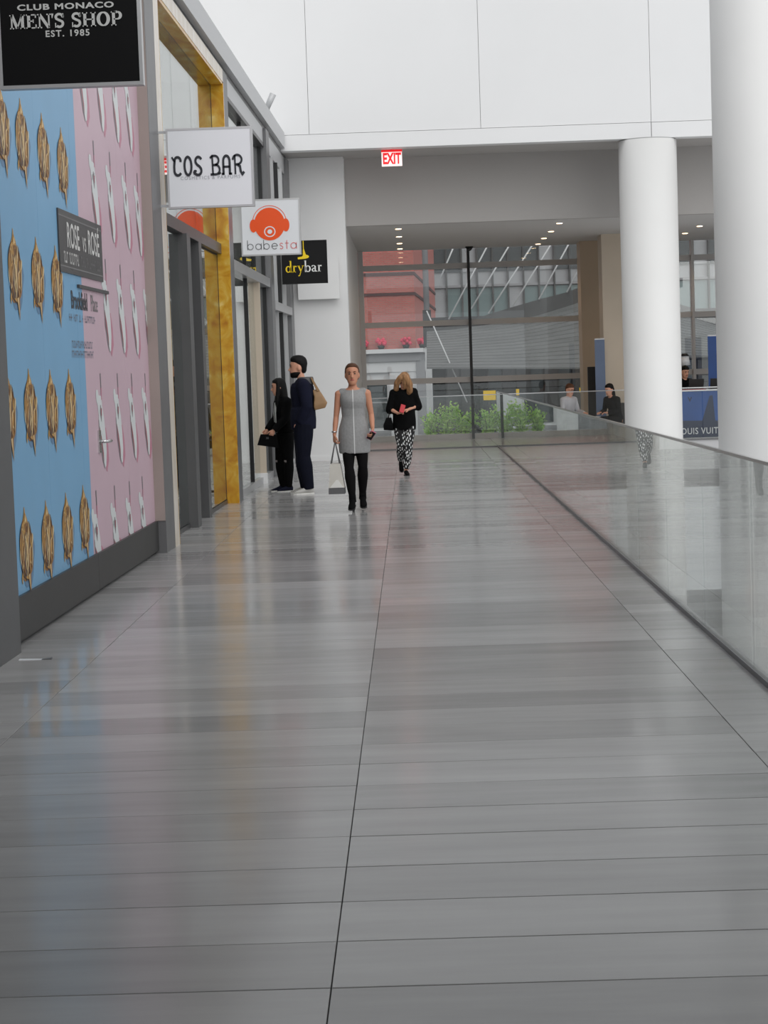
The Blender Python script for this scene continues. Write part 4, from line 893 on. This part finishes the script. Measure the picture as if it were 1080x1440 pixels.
def jacket(J, root, k, m, add=0.02, hem=-.08, name='jacket', sleeve=1.0, neck=.97, wx=1.0, extra=None, arm=1.0):
    mb = MB(); rg = [r for r in torso_rings(J, add, hem, neck, wx)]
    mb.erings(rg, 24)
    for s in 'LR':
        p = armpts(J, s)
        if sleeve < 1: p = p[:4] if sleeve > .7 else p[:3]
        mb.tube(p, [r*arm+add*.8 for r in ARMR][:len(p)], 12); mb.tube([J['pelvis'].lerp(J['neck'], .88), J['sh'+s]], [.08+add*.5, .055+add*.8], 12, round_ends=True)
    if extra: extra(mb)
    mb.xform(Matrix.Scale(k, 4)); return remesh(mb, name, m, root, 0.012*k, 3)
def shoe(J, root, k, s, m, sole='black_matte', heel=0.0, slim=1.0, name='shoe', high=0.0):
    a, t = J['an'+s], J['toe'+s]; f = (t-a); f.z = 0; f.normalize(); side = V((-f.y, f.x, 0))
    pit = math.atan2((a.z-.085)-(t.z-.03), (t-a).length)
    o = MB(); L = 0.255*slim; w_ = .042*slim
    for spec, nm_, mt in (([(-.065, .02, .0, .075), (-.02, .036, .0, .088+high), (.04, .038, .0, .082), (.11, .042, .0, .052), (.16, .04, .0, .035), (.195, .016, .0, .022)], name, m),):
        rings = []
        for x, ww, z0, z1 in spec:
            ww *= slim; pts = []
            for q in range(12):
                an = 2*math.pi*q/12; cz = (z0+z1)/2+(z1-z0)/2*math.sin(an); pts.append(V((x, ww*math.cos(an), cz+.012)))
            rings.append(pts)
        o.loft(rings)
    sl = MB(); rings = []
    for x, ww in ((-.068, .022), (-.03, .036), (.04, .036), (.11, .044), (.165, .04), (.2, .015)): ww *= slim; rings.append([V((x, -ww, 0)), V((x, ww, 0)), V((x, ww, .018)), V((x, -ww, .018))])
    sl.loft(rings)
    if heel:
        hl = MB(); hl.loft([[V((-.06+dx*.8, dy*.8, -heel)) for dx, dy in ((-.012, -.014), (.018, -.014), (.018, .014), (-.012, .014))], [V((-.06+dx, dy, .01)) for dx, dy in ((-.012, -.022), (.04, -.022), (.04, .022), (-.012, .022))]])
    R = Matrix((( f.x, side.x, 0, 0), (f.y, side.y, 0, 0), (0, 0, 1, 0), (0, 0, 0, 1)))
    M = Matrix.Scale(k, 4) @ Matrix.Translation(V((a.x, a.y, a.z-.085))) @ R @ Matrix.Rotation(pit, 4, 'Y')
    o.xform(M); r_ = o.build(name, m, root, True); sl.xform(M); sl.build('sole', sole, r_)
    if heel: hl.xform(M); hl.build('heel', sole, r_)
    if high:
        c = MB(); c.tube([J['an'+s]+V((0, 0, -.03)), J['an'+s]+(J['kn'+s]-J['an'+s])*.16], [.045, .043], 12); c.xform(Matrix.Scale(k, 4)); c.build('ankle_cuff', m, r_, True)
    return r_
def person(label, x, y, rz, z=0.0): return thing('person', label, 'person', (x, y, z), rz)

# ---- woman in the grey dress walking towards us
k = 0.99; W1 = person('woman in a grey sleeveless dress and black tights walking with a white shopping bag', -0.69, 22.9, 0.02)
J = base_pose(); up = .06
for q in ('pelvis', 'neck', 'head', 'shL', 'shR', 'elL', 'elR', 'wrL', 'wrR', 'hipL', 'hipR'): J[q] = J[q]+V((0, 0, up-.03))
J.update(hipL=V((.078, 0, .93)), hipR=V((-.078, 0, .93)), shL=V((.172, .01, 1.415)), elL=V((.215, .03, 1.15)), wrL=V((.225, -.12, .985)), shR=V((-.172, .01, 1.415)), elR=V((-.212, .02, 1.14)), wrR=V((-.24, -.05, .925)),
         knL=V((.09, -.06, .54)), anL=V((.075, .07, .16)), toeL=V((.085, -.09, .055)), knR=V((-.075, -.11, .53)), anR=V((-.045, -.17, .14)), toeR=V((-.06, -.32, .055)),
         hand_dirL=V((-.05, -.55, -.8)), palmL=V((-1, -.1, 0)), thumbL=-1, curlL=.75, hand_dirR=V((0.02, -.05, -1)), palmR=V((.9, .4, 0)), thumbR=1, curlR=.8, head_pitch=0.02)
body(J, W1, k, mats=['skin_tan', 'tights'], pick=lambda c: 1 if c.z < .82 and abs(c.x) < .19 and c.y > -.5 and not (c.x < -.17) else 0, wx=.92, build=.95, bust=1, legs=1.16)
mb = MB(); rg = []
for t, rx, ry in ((-.50, .186, .152), (-.46, .190, .155), (-.3, .195, .157), (-.15, .196, .155), (-.03, .192, .148), (.08, .184, .140), (.34, .142, .116), (.52, .149, .122), (.60, .156, .134), (.68, .160, .142), (.75, .161, .138), (.80, .160, .128), (.87, .158, .105), (.915, .140, .09), (.955, .098, .078)):
    c = J['pelvis'].lerp(J['neck'], t); rg.append((c.x, c.y-(.012 if .62 < t < .78 else .006 if .55 < t < .82 else 0), c.z, rx, ry))
mb.erings(rg, 28)
for q in (-1, 1): mb.tube([(q*.05, .01, 1.40), (q*.125, .012, 1.425)], [.078, .062], 14, round_ends=True)
mb.xform(Matrix.Scale(k, 4)); dr = remesh(mb, 'dress', 'dress_grey', W1, .011, 3)
mb = MB(); pts = []
for (cx, cy, cz, rx, ry) in rg: pts.append((cx, cy-ry-.002, cz))
mb2 = MB(); 
for p, q in zip(pts[:-1], pts[1:]): mb2.hexa([(p[0]-.006, p[1], p[2]), (p[0]+.006, p[1], p[2]), (p[0]+.006, p[1]+.012, p[2]), (p[0]-.006, p[1]+.012, p[2]), (q[0]-.006, q[1], q[2]), (q[0]+.006, q[1], q[2]), (q[0]+.006, q[1]+.012, q[2]), (q[0]-.006, q[1]+.012, q[2])])
mb2.xform(Matrix.Scale(k, 4)); mb2.build('front_seam', 'seam', dr)
face_parts(J, W1, k)
hair(J, W1, k, 'hair_brown', [(0, .06, -.09, .04, .03), (0, .045, -.05, .074, .058), (0, .036, -.015, .086, .062), (0, .036, .015, .087, .072), (0, .034, .045, .085, .082), (0, .026, .072, .081, .090), (0, .013, .10, .068, .090), (0, .012, .126, .042, .058), (0, .012, .134, .012, .018)])
for s in 'LR': shoe(J, W1, k, s, 'black_cloth', 'black_matte', heel=.075, high=.03, name='ankle_boot')
mb = MB(); w_ = J['wrR']; mb.erings([(w_.x, w_.y, w_.z+.03, .031, .031), (w_.x, w_.y, w_.z+.045, .032, .032)], 14); mb.xform(Matrix.Scale(k, 4)); mb.build('bracelet', 'steel', W1, True)
def wpt(root, p, kk): M = Matrix.Translation(root.location) @ Matrix.Rotation(root.rotation_euler.z, 4, 'Z'); return M @ (V(p)*kk)
# the shopping bag in her hand
hp_ = wpt(W1, J['wrR']+V((.0, -.01, -.10)), k)
bgz = 0.215; t = thing('shopping_bag', 'white paper shopping bag with a dark base held by the walking woman', 'bag', (hp_.x+.01, hp_.y, bgz))
bw, bd, bh = .085, .15, .36
mb = MB(); mb.loft([[(-bw*1.12, -bd, .075), (bw*1.12, -bd, .075), (bw*1.12, bd, .075), (-bw*1.12, bd, .075)], [(-bw*.8, -bd*.95, bh), (bw*.6, -bd*.95, bh), (bw*.6, bd*.95, bh), (-bw*.8, bd*.95, bh)]]); mb.build('bag_body', 'bag_white', t)
MB().loft([[(-bw*1.15, -bd, 0), (bw*1.15, -bd, 0), (bw*1.15, bd, 0), (-bw*1.15, bd, 0)], [(-bw*1.12, -bd, .075), (bw*1.12, -bd, .075), (bw*1.12, bd, .075), (-bw*1.12, bd, .075)]]).build('bag_base', 'bag_grey', t)
MB().poly([(-bw*.9, -bd-.002, .08), (bw*.95, -bd-.002, .08), (0.02, -bd*.98-.002, .17)]); mb = MB(); mb.hexa([(-bw*.95, -bd-.004, .078), (bw*.95, -bd-.004, .078), (bw*.95, -bd, .078), (-bw*.95, -bd, .078), (0, -bd*.98-.004, .17), (.02, -bd*.98-.004, .17), (.02, -bd*.97, .17), (0, -bd*.97, .17)]); mb.build('fold', 'sole', t)
for yy in (-.10, .10): MB().tube([(-bw*.75, yy, bh-.02), (-.01, yy*.15, hp_.z-bgz+.0), (.0, yy*.15, hp_.z-bgz+.0), (bw*.55, yy, bh-.02)], .007, 7).build('handle', 'bag_grey', t, True)
# her phone
hp_ = wpt(W1, J['wrL']+V((-.02, -.055, -.075)), k)
t = thing('phone', 'small pink cased phone in the hand of the woman in grey', 'phone', tuple(hp_)); t.rotation_euler = (0.7, 0.5, 0.2)
MB().box(-.034, .034, -.006, .006, -.065, .065).build('case', 'phone_pink', t); MB().box(-.03, .03, -.0085, -.006, -.06, .06).build('screen', 'black_gloss', t)

# ---- woman in black looking down at her red phone
k = 0.945; W2 = person('woman in a black top and patterned trousers looking down, walking behind the woman in grey', -0.11, 30.0, 0.0)
J = base_pose()
J.update(neck=V((.01, -.03, 1.45)), head=V((.02, -.105, 1.575)), head_pitch=0.62, head_yaw=-0.15, head_roll=.12,
         shL=V((.17, -.02, 1.385)), elL=V((.235, .05, 1.16)), wrL=V((.07, -.17, 1.10)), shR=V((-.165, -.02, 1.375)), elR=V((-.235, -.02, 1.12)), wrR=V((-.10, -.2, 1.045)),
         knL=V((.055, -.06, .48)), anL=V((.0, -.02, .085)), toeL=V((.03, -.20, .03)), knR=V((-.07, -.03, .50)), anR=V((-.085, .20, .235)), toeR=V((-.075, .09, .06)),
         hand_dirL=V((-.8, -.5, -.1)), palmL=V((0, .3, -1)), curlL=.6, hand_dirR=V((.8, -.6, .15)), palmR=V((0, -.1, 1)), thumbR=-1, curlR=.55)
body(J, W2, k, 'skin', wx=.95, build=.9)
trousers(J, W2, k, 'dash_print', add=.02, ankle=.93)
def drape(mb):
    mb.erings([(0, -.0, .76, .19, .13), (0, -.005, .90, .195, .145), (0, -.01, 1.08, .185, .145), (0, -.02, 1.25, .19, .145), (.0, -.03, 1.37, .17, .12), (0, -.035, 1.43, .09, .08)], 24)
    for s in 'LR': mb.tube([J['sh'+s]+V((0, 0, -.06)), J['el'+s]+V((0, .0, -.02))], [.08, .075], 12, round_ends=True)
jacket(J, W2, k, 'black_cloth', add=.024, hem=-.2, extra=drape, name='black_top', sleeve=.8)
face_parts(J, W2, k)
def longhair(mb):
    mb.tube([(-.05, -.05, .09), (-.10, -.075, .0), (-.115, -.085, -.11), (-.09, -.07, -.17)], [.05, .05, .045, .02], 10, round_ends=True)
    mb.tube([(.05, -.05, .09), (.10, -.085, .0), (.105, -.11, -.11), (.07, -.12, -.19)], [.055, .055, .05, .02], 10, round_ends=True)
    mb.tube([(.02, -.04, .11), (.02, -.105, .03), (.025, -.115, -.06)], [.045, .03, .02], 10, round_ends=True)
hair(J, W2, k, 'hair_blond', [(0, .06, -.15, .06, .03), (0, .05, -.09, .085, .06), (0, .04, -.03, .088, .08), (0, .026, .04, .088, .094), (0, .012, .08, .082, .10), (0, .01, .11, .066, .085), (0, .012, .138, .02, .03)], longhair)
for s in 'LR': shoe(J, W2, k, s, 'black_cloth', 'black_matte', slim=.92, name='pump', heel=.0)
hp_ = wpt(W2, J['wrR']+V((.075, -.075, .075)), k); t = thing('phone', 'red phone held by the woman in the black top', 'phone', tuple(hp_)); t.rotation_euler = (-0.5, .35, .1)
MB().box(-.036, .036, -.007, .007, -.07, .07).build('case', 'phone_red', t); MB().box(-.032, .032, .007, .009, -.064, .064).build('screen', 'black_gloss', t)
hp_ = wpt(W2, V((-.265, .0, .76)), k); t = thing('handbag', 'black handbag hanging at the hip of the woman in the black top', 'bag', tuple(hp_))
mb = MB(); mb.loft([[(-.075, -.1, .01), (.075, -.1, 0), (.075, .1, 0), (-.075, .1, .01)], [(-.08, -.12, .09), (.07, -.12, .09), (.07, .12, .09), (-.08, .12, .09)], [(-.03, -.09, .2), (.05, -.09, .2), (.05, .09, .2), (-.03, .09, .2)]]); mb.build('pouch', 'black_cloth', t); MB().tube([(.0, -.08, .19), (.03, -.06, .36), (.06, .0, .5), (.04, .06, .36), (.0, .08, .19)], .008, 6).build('strap', 'black_matte', t, True)

# ---- man in navy with a tan bag on his back, facing the shop window
k = 1.075; M1 = person('bearded man in a navy jacket and grey sneakers facing the shop window', -1.49, 26.35, -1.50)
J = base_pose()
J.update(neck=V((0, -.0, 1.46)), head=V((0, -.045, 1.625)), head_pitch=.02, shL=V((.19, .015, 1.385)), elL=V((.235, .05, 1.12)), wrL=V((.165, -.055, .93)), shR=V((-.19, .015, 1.385)), elR=V((-.235, .05, 1.12)), wrR=V((-.165, -.055, .93)), hand_dirL=V((-.3, -.1, -1)), palmL=V((-1, 0, 0)), thumbL=-1, hand_dirR=V((.3, -.1, -1)), palmR=V((1, 0, 0)),
         knL=V((.10, -.015, .48)), anL=V((.11, .035, .085)), toeL=V((.14, -.14, .03)), knR=V((-.10, -.03, .48)), anR=V((-.10, .0, .085)), toeR=V((-.11, -.18, .03)), curlL=.6, curlR=.6)
body(J, M1, k, 'skin')
trousers(J, M1, k, 'jeans', add=.034, ankle=1.06, legs=1.08)
jacket(J, M1, k, 'navy', add=.044, hem=-.13, arm=1.15, extra=lambda mb: mb.erings([(0, .0, .83, .2, .16), (0, .0, .95, .215, .168), (0, .0, 1.1, .195, .16)], 22))
def hoodx(mb):
    mb.erings([(0, .06, 1.36, .10, .06), (0, .05, 1.41, .13, .105), (0, .045, 1.46, .125, .11), (0, .05, 1.50, .095, .095)], 20)
mb = MB(); hoodx(mb); mb.xform(Matrix.Scale(k, 4)); remesh(mb, 'hood', 'hood_grey', M1, .012, 3)
face_parts(J, M1, k, 'hair_black', beard='hair_black')
hair(J, M1, k, 'hair_black', SHORT[:3]+[(0, .032, .04, .079, .088), (0, .014, .078, .082, .102), (0, .006, .11, .072, .096), (0, .004, .138, .048, .064), (0, .004, .148, .014, .02)])
for s in 'LR': shoe(J, M1, k, s, 'sneaker', 'sole', slim=1.05, name='sneaker')
hp_ = wpt(M1, V((.03, .165, 1.05)), k); t = thing('shoulder_bag', 'tan leather bag slung on the back of the man in navy', 'bag', tuple(hp_), -1.50)
mb = MB(); mb.loft([[(-.10, -.02, .02), (.10, -.02, .02), (.10, .13, .05), (-.10, .13, .05)], [(-.115, -.03, .08), (.115, -.03, .08), (.115, .16, .12), (-.115, .16, .12)], [(-.10, -.02, .2), (.10, -.02, .2), (.10, .11, .21), (-.10, .11, .21)], [(-.07, -.04, .30), (.07, -.04, .30), (.07, .05, .31), (-.07, .05, .31)]]); remesh(mb, 'pouch', 'tan_leather', t, .012, 3)
mb = MB(); mb.hexa([(.03, .02, .28), (.09, .02, .28), (.09, .06, .29), (.03, .06, .29), (.05, -.06, .47), (.10, -.06, .47), (.10, -.04, .475), (.05, -.04, .475)]); mb.build('strap', 'tan_leather', t)

# ---- girl in black beside him
k = 0.915; G1 = person('dark haired girl in a black jacket with white cords looking into the shop window', -1.80, 27.0, -1.15)
J = base_pose()
J.update(neck=V((0, -.015, 1.46)), head=V((0, -.07, 1.615)), head_pitch=.1, head_yaw=-.3, shL=V((.17, .0, 1.385)), elL=V((.22, -.06, 1.13)), wrL=V((.19, -.24, .96)), shR=V((-.17, .0, 1.385)), elR=V((-.22, -.05, 1.13)), wrR=V((-.17, -.22, .96)),
         knL=V((.09, .02, .49)), anL=V((.1, .0, .085)), toeL=V((.12, -.17, .03)), knR=V((-.09, -.06, .49)), anR=V((-.09, -.02, .085)), toeR=V((-.1, -.2, .03)), hand_dirL=V((-.1, -.5, -.85)), palmL=V((-1, 0, 0)), thumbL=-1, curlL=.7, hand_dirR=V((.1, -.5, -.85)), palmR=V((1, 0, 0)), thumbR=1, curlR=.7)
body(J, G1, k, 'skin')
trousers(J, G1, k, 'black_cloth', add=.02, ankle=1.04, legs=1.05, mats=['black_cloth', 'rip_grey'], pick=lambda c: 1 if (abs(c.z-.475*.915) < .012 and c.y < -.02 and abs(abs(c.x)-.085) < .04) else 0)
jacket(J, G1, k, 'black_cloth', add=.03, hem=-.12, arm=1.15)
face_parts(J, G1, k, 'hair_black')
hair(J, G1, k, 'hair_black', [(0, .05, -.38, .05, .03), (0, .05, -.30, .09, .05), (0, .055, -.2, .105, .06), (0, .05, -.1, .09, .07), (0, .04, -.03, .085, .08), (0, .026, .04, .083, .09), (0, .012, .08, .08, .098), (0, .01, .11, .065, .085), (0, .012, .135, .02, .03)], lambda mb: [mb.tube([(s*.06, -.0, .06), (s*.085, -.02, -.05), (s*.10, -.05, -.2), (s*.09, -.07, -.34)], [.03, .03, .035, .012], 9, round_ends=True) for s in (-1, 1)])
for s in 'LR': shoe(J, G1, k, s, 'navy', 'sole', name='sneaker')
for dx in (.02, .09):
    mb = MB(); mb.tube([(dx*.7, -.145, 1.38), (dx, -.168, 1.22), (dx+.01, -.168, 1.08 if dx < .05 else .92)], .0065, 6); mb.xform(Matrix.Scale(k, 4)); mb.build('white_cord', 'string_white', G1, True)
hp_ = wpt(G1, V((.12, -.33, .72)), k); t = thing('clutch_bag', 'black folded bag in the hands of the girl at the shop window', 'bag', tuple(hp_), -1.45)
mb = MB(); mb.loft([[(-.05, -.14, .02), (.05, -.14, .02), (.05, .16, -.03), (-.05, .16, -.03)], [(-.04, -.09, .17), (.04, -.09, .17), (.04, .13, .16), (-.04, .13, .16)]]); mb.build('bag_body', 'black_cloth', t); MB().box(-.045, .052, -.02, .02, .1, .13).build('clasp', 'black_gloss', t)

# ---- seated pair behind the far railing
def seated(label, x, y, rz, k, top, bottom, hairm, haircfg, lean=0.0, longh=None, glasses=False, arms=None, shoes='black_cloth', sk='skin'):
    R = person(label, x, y, rz); J = base_pose(); dz = -.43
    for q in ('pelvis', 'neck', 'head', 'shL', 'shR', 'elL', 'elR', 'wrL', 'wrR', 'hipL', 'hipR'): J[q] = J[q]+V((0, 0, dz))
    for q, f in (('neck', lean), ('head', lean*1.3), ('shL', lean*.95), ('shR', lean*.95), ('elL', lean*.6), ('elR', lean*.6)): J[q] = J[q]+V((0, -f, -f*.15))
    J.update(knL=V((.12, -.45, .50)), knR=V((-.12, -.45, .50)), anL=V((.12, -.42, .085)), anR=V((-.12, -.42, .085)), toeL=V((.13, -.60, .03)), toeR=V((-.13, -.60, .03)), elL=J['elL']+V((.02, -.08, .02)), elR=J['elR']+V((-.02, -.08, .02)), wrL=V((.12, -.38, .66)), wrR=V((-.10, -.38, .66)),
             hand_dirL=V((-.4, -1, 0)), palmL=V((0, 0, -1)), hand_dirR=V((.4, -1, 0)), palmR=V((0, 0, -1)), thumbR=-1, head_pitch=.28)
    if arms: J.update(arms)
    body(J, R, k, sk, voxel=.012); trousers(J, R, k, bottom, add=.018); jacket(J, R, k, top, add=.022, hem=-.04); face_parts(J, R, k, hairm, glasses=glasses)
    hair(J, R, k, hairm, haircfg, longh)
    for s in 'LR': shoe(J, R, k, s, shoes)
    return R
def stool(x, y, rz, label):
    t = thing('lounge_chair', label, 'chair', (x, y, 0), rz, 'low chairs behind the far railing')
    MB().bbox(-.27, .27, -.25, .25, .30, .395, .02).build('seat', 'dark_front', t)
    MB().hexa([(-.27, .25, .32), (.27, .25, .32), (.27, .31, .32), (-.27, .31, .32), (-.27, .33, .80), (.27, .33, .80), (.27, .38, .80), (-.27, .38, .80)]).build('backrest', 'dark_front', t)
    for sx in (-1, 1):
        for sy in (-1, 1): MB().tube([(sx*.23, sy*.21, 0), (sx*.22, sy*.2, .31)], [.014, .018], 8).build('leg', 'steel', t, True)
YP = 40.25; pm = at(798, 560, YP); pw = at(866, 560, YP)
stool(pm.x, YP, 0.7, 'low dark chair under the seated man in the grey shirt'); stool(pw.x, YP, -0.9, 'low dark chair under the seated woman in black')
seated('seated man with glasses in a light grey shirt behind the far railing', pm.x, YP, 0.7, .95, 'shirt_grey', 'jeans', 'hair_brown', SHORT, lean=.05, glasses=True)
seated('seated dark haired woman in black leaning forward behind the far railing', pw.x, YP, -0.9, .94, 'suit_black', 'black_cloth', 'hair_black', [(0, .06, -.2, .07, .04), (0, .05, -.1, .08, .06), (0, .04, -.03, .082, .078), (0, .028, .04, .083, .09), (0, .012, .08, .08, .1), (0, .01, .11, .066, .086), (0, .012, .136, .02, .03)], lean=.14)
pc = at(833, 580, 40.0); t = thing('side_table', 'small round table between the seated man and woman', 'table', (pc.x, 40.62, 0))
MB().erings([(0, 0, .48, .24, .24), (0, 0, .5, .25, .25)], 28).build('table_top', 'white_paint', t, True); MB().tube([(0, 0, .02), (0, 0, .48)], .025, 10).build('stem', 'steel', t, True); MB().erings([(0, 0, 0, .16, .16), (0, 0, .02, .15, .15)], 24).build('foot', 'steel', t, True)
t = thing('magazine', 'white open magazine on the table beside the seated woman', 'magazine', (pc.x+.03, 40.62, .5), .3)
for s in (-1, 1): MB().hexa([(0, -.12, .002), (s*.17, -.12, .002), (s*.17, .12, .002), (0, .12, .002), (0, -.12, .01), (s*.17, -.12, .03), (s*.17, .12, .03), (0, .12, .01)]).build('page', 'sign_white', t)

# ---- reception counter, man with a laptop
mat('banner_blue', srgb(24, 80, 158), 0.4, var=0.18, vscale=1.6); mat('banner_dark', srgb(22, 38, 74), 0.4, var=0.1, vscale=3); mat('banner_pale', srgb(96, 112, 140), 0.4, var=0.15, vscale=1.5); mat('desk_red', srgb(176, 30, 36), 0.5)
xa = at(915, 580, 40.4).x; xb = at(1060, 580, 40.4).x; zt = at(980, 548, 40.4).z
t = thing('reception_counter', 'counter with a blue sailing banner across its front behind the columns', 'counter', (xa, 40.4, 0)); O = (xa, 40.4, 0)
MB(O).box(xa, xb, 40.42, 41.0, 0, zt-.03).build('body', 'white_paint', t); MB(O).box(xa-.03, xb+.03, 40.36, 41.05, zt-.03, zt).build('worktop', 'sign_white', t)
bn = MB(O).box(xa+.02, xb-.02, 40.40, 40.42, .02, zt-.03).build('banner', 'banner_blue', t)
MB(O).hexa([(xa+.02, 40.397, .02), (xb-.02, 40.397, .02), (xb-.02, 40.4, .02), (xa+.02, 40.4, .02), (xa+.02, 40.397, .40), (xb-.02, 40.397, .34), (xb-.02, 40.4, .34), (xa+.02, 40.4, .40)]).build('printed_sea', 'banner_dark', bn)
p0 = at(987, 593, 40.4); p1 = at(1006, 593, 40.4); p2 = at(1000, 556, 40.4)
MB(O).hexa([(p0.x, 40.392, p0.z), (p1.x, 40.392, p0.z), (p1.x, 40.397, p0.z), (p0.x, 40.397, p0.z), (p2.x-.03, 40.392, p2.z), (p2.x+.03, 40.392, p2.z), (p2.x+.03, 40.397, p2.z), (p2.x-.03, 40.397, p2.z)]).build('printed_sail', 'banner_dark', bn)
q = at(970, 562, 40.4); put_text('emblem', 'V', .13, 'banner_dark', bn, Matrix.Translation((q.x-xa, -.004, q.z)) @ FACECAM, bold=.006)
q = at(993, 606, 40.4); put_text('lettering', 'LOUIS VUITTON', .19, 'sign_white', bn, Matrix.Translation((q.x-xa, -.010, q.z)) @ FACECAM, bold=.002, sx=.80, spacing=1.12)
def laptop(px, py, Y, rz, label):
    p = at(px, py, Y); t = thing('laptop', label, 'laptop', (p.x, Y, zt), rz, 'laptops on the counter')
    MB().box(-.16, .16, -.11, .11, 0, .018).build('base', 'black_matte', t); MB().hexa([(-.16, -.115, .015), (.16, -.115, .015), (.16, -.10, .015), (-.16, -.10, .015), (-.16, -.18, .22), (.16, -.18, .22), (.16, -.17, .225), (-.16, -.17, .225)]).build('lid', 'black_matte', t)
laptop(977, 545, 40.75, 0.1, 'open black laptop in front of the man at the counter'); laptop(1008, 545, 40.75, 0.0, 'open black laptop at the counter, half hidden by the broad column')
p = at(963, 545, 40.62); t = thing('red_folder', 'flat red folder on the counter beside the laptop', 'folder', (p.x, 40.46, zt)); MB().box(-.1, .42, -.05, .05, 0, .012).build('cover', 'desk_red', t); MB().box(-.09, .41, -.045, .052, .003, .009).build('paper', 'sign_white', t)
pd_ = at(961, 540, 41.6)
D1 = seated('dark haired man in a black suit sitting at the counter behind a laptop', pd_.x, 41.62, 0.35, 1.0, 'suit_black', 'black_cloth', 'hair_black', SHORT, lean=.06, arms=dict(wrL=V((.14, -.42, .70)), wrR=V((-.14, -.42, .70))))
D1.location.z = at(965, 514, 41.6).z-1.31
ft = D1.location.z
t = thing('bar_stool', 'tall stool under the man at the counter', 'stool', (pd_.x, 41.62, 0), .35)
MB().erings([(0, 0, .34+ft, .2, .2), (0, 0, .395+ft, .19, .19)], 24).build('seat', 'dark_front', t, True); MB().tube([(0, 0, .03), (0, 0, .34+ft)], .03, 10).build('post', 'steel', t, True); MB().erings([(0, 0, 0, .22, .22), (0, 0, .03, .2, .2)], 24).build('foot', 'steel', t, True)
MB().tube([(.3*math.cos(a*.2618), -.40+.12*math.sin(a*.2618), ft-.02) for a in range(25)], .012, 6).build('foot_ring', 'steel', t, True)
MB().box(-.36, .36, -.62, -.34, ft-.03, ft-.001).build('foot_rest', 'dark_metal', t); MB().box(-.03, .03, -.40, 0, ft-.05, ft-.03).build('foot_arm', 'dark_metal', t)
# banner stands and black board
def stand(xa, xb, ya, Y, m, label, yb=None):
    a = at(xa, ya, Y); b = at(xb, ya, Y); w_ = b.x-a.x; t = thing('banner_stand', label, 'banner', (a.x, Y, 0))
    MB().box(0, w_, -.006, .006, .08, a.z).build('banner_sheet', m, t); MB().box(-.02, w_+.02, -.1, .1, 0, .08).build('foot', 'light_metal', t); MB().box(0, w_, -.012, .012, a.z, a.z+.03).build('top_bar', 'light_metal', t)
stand(836, 850, 478, 41.05, 'banner_pale', 'tall grey blue banner stand before the beige pier'); stand(995, 1020, 473, 42.6, 'banner_blue', 'tall blue banner stand behind the counter')
a = at(826, 516, 42.9); b = at(837, 516, 42.9); t = thing('black_board', 'narrow black upright board leaning by the tan pier', 'board', (a.x, 42.9, 0))
MB().box(0, b.x-a.x+.05, -.05, .05, .06, a.z).build('panel', 'black_matte', t); MB().box(-.05, b.x-a.x+.1, -.15, .15, 0, .06).build('foot', 'black_matte', t)
p = at(963, 512, 42.2); t = thing('floor_lamp', 'white floor lamp with a black collar behind the counter man', 'lamp', (p.x, 42.2, 0))
zq = at(963, 497, 42.2).z; MB().erings([(0, 0, 0, .15, .15), (0, 0, .02, .14, .14)], 20).build('base', 'steel', t, True); MB().tube([(0, 0, .02), (0, 0, zq-.22)], .015, 8).build('pole', 'steel', t, True)
MB().erings([(0, 0, zq-.26, .12, .12), (0, 0, zq-.06, .09, .09)], 20).build('shade', 'sign_white', t, True); MB().erings([(0, 0, zq-.06, .1, .1), (0, 0, zq, .06, .06)], 20).build('collar', 'black_matte', t, True)

# ---- shopper inside the perfume shop
k = .98; sp_ = lw(-0.72, 24.45); W5 = person('shopper in a cream top and black trousers seen inside behind the onyx framed glass', sp_.x, sp_.y, 2.2)
J = base_pose(); body(J, W5, k, 'skin', voxel=.013); trousers(J, W5, k, 'black_cloth'); jacket(J, W5, k, 'cream_top', add=.02, hem=-.05, name='blouse', sleeve=.6); hair(J, W5, k, 'hair_black', SHORT); face_parts(J, W5, k)
for s in 'LR': shoe(J, W5, k, s, 'sneaker', 'sole')
for o in bpy.data.objects:
    if '_o' in o: del o['_o']
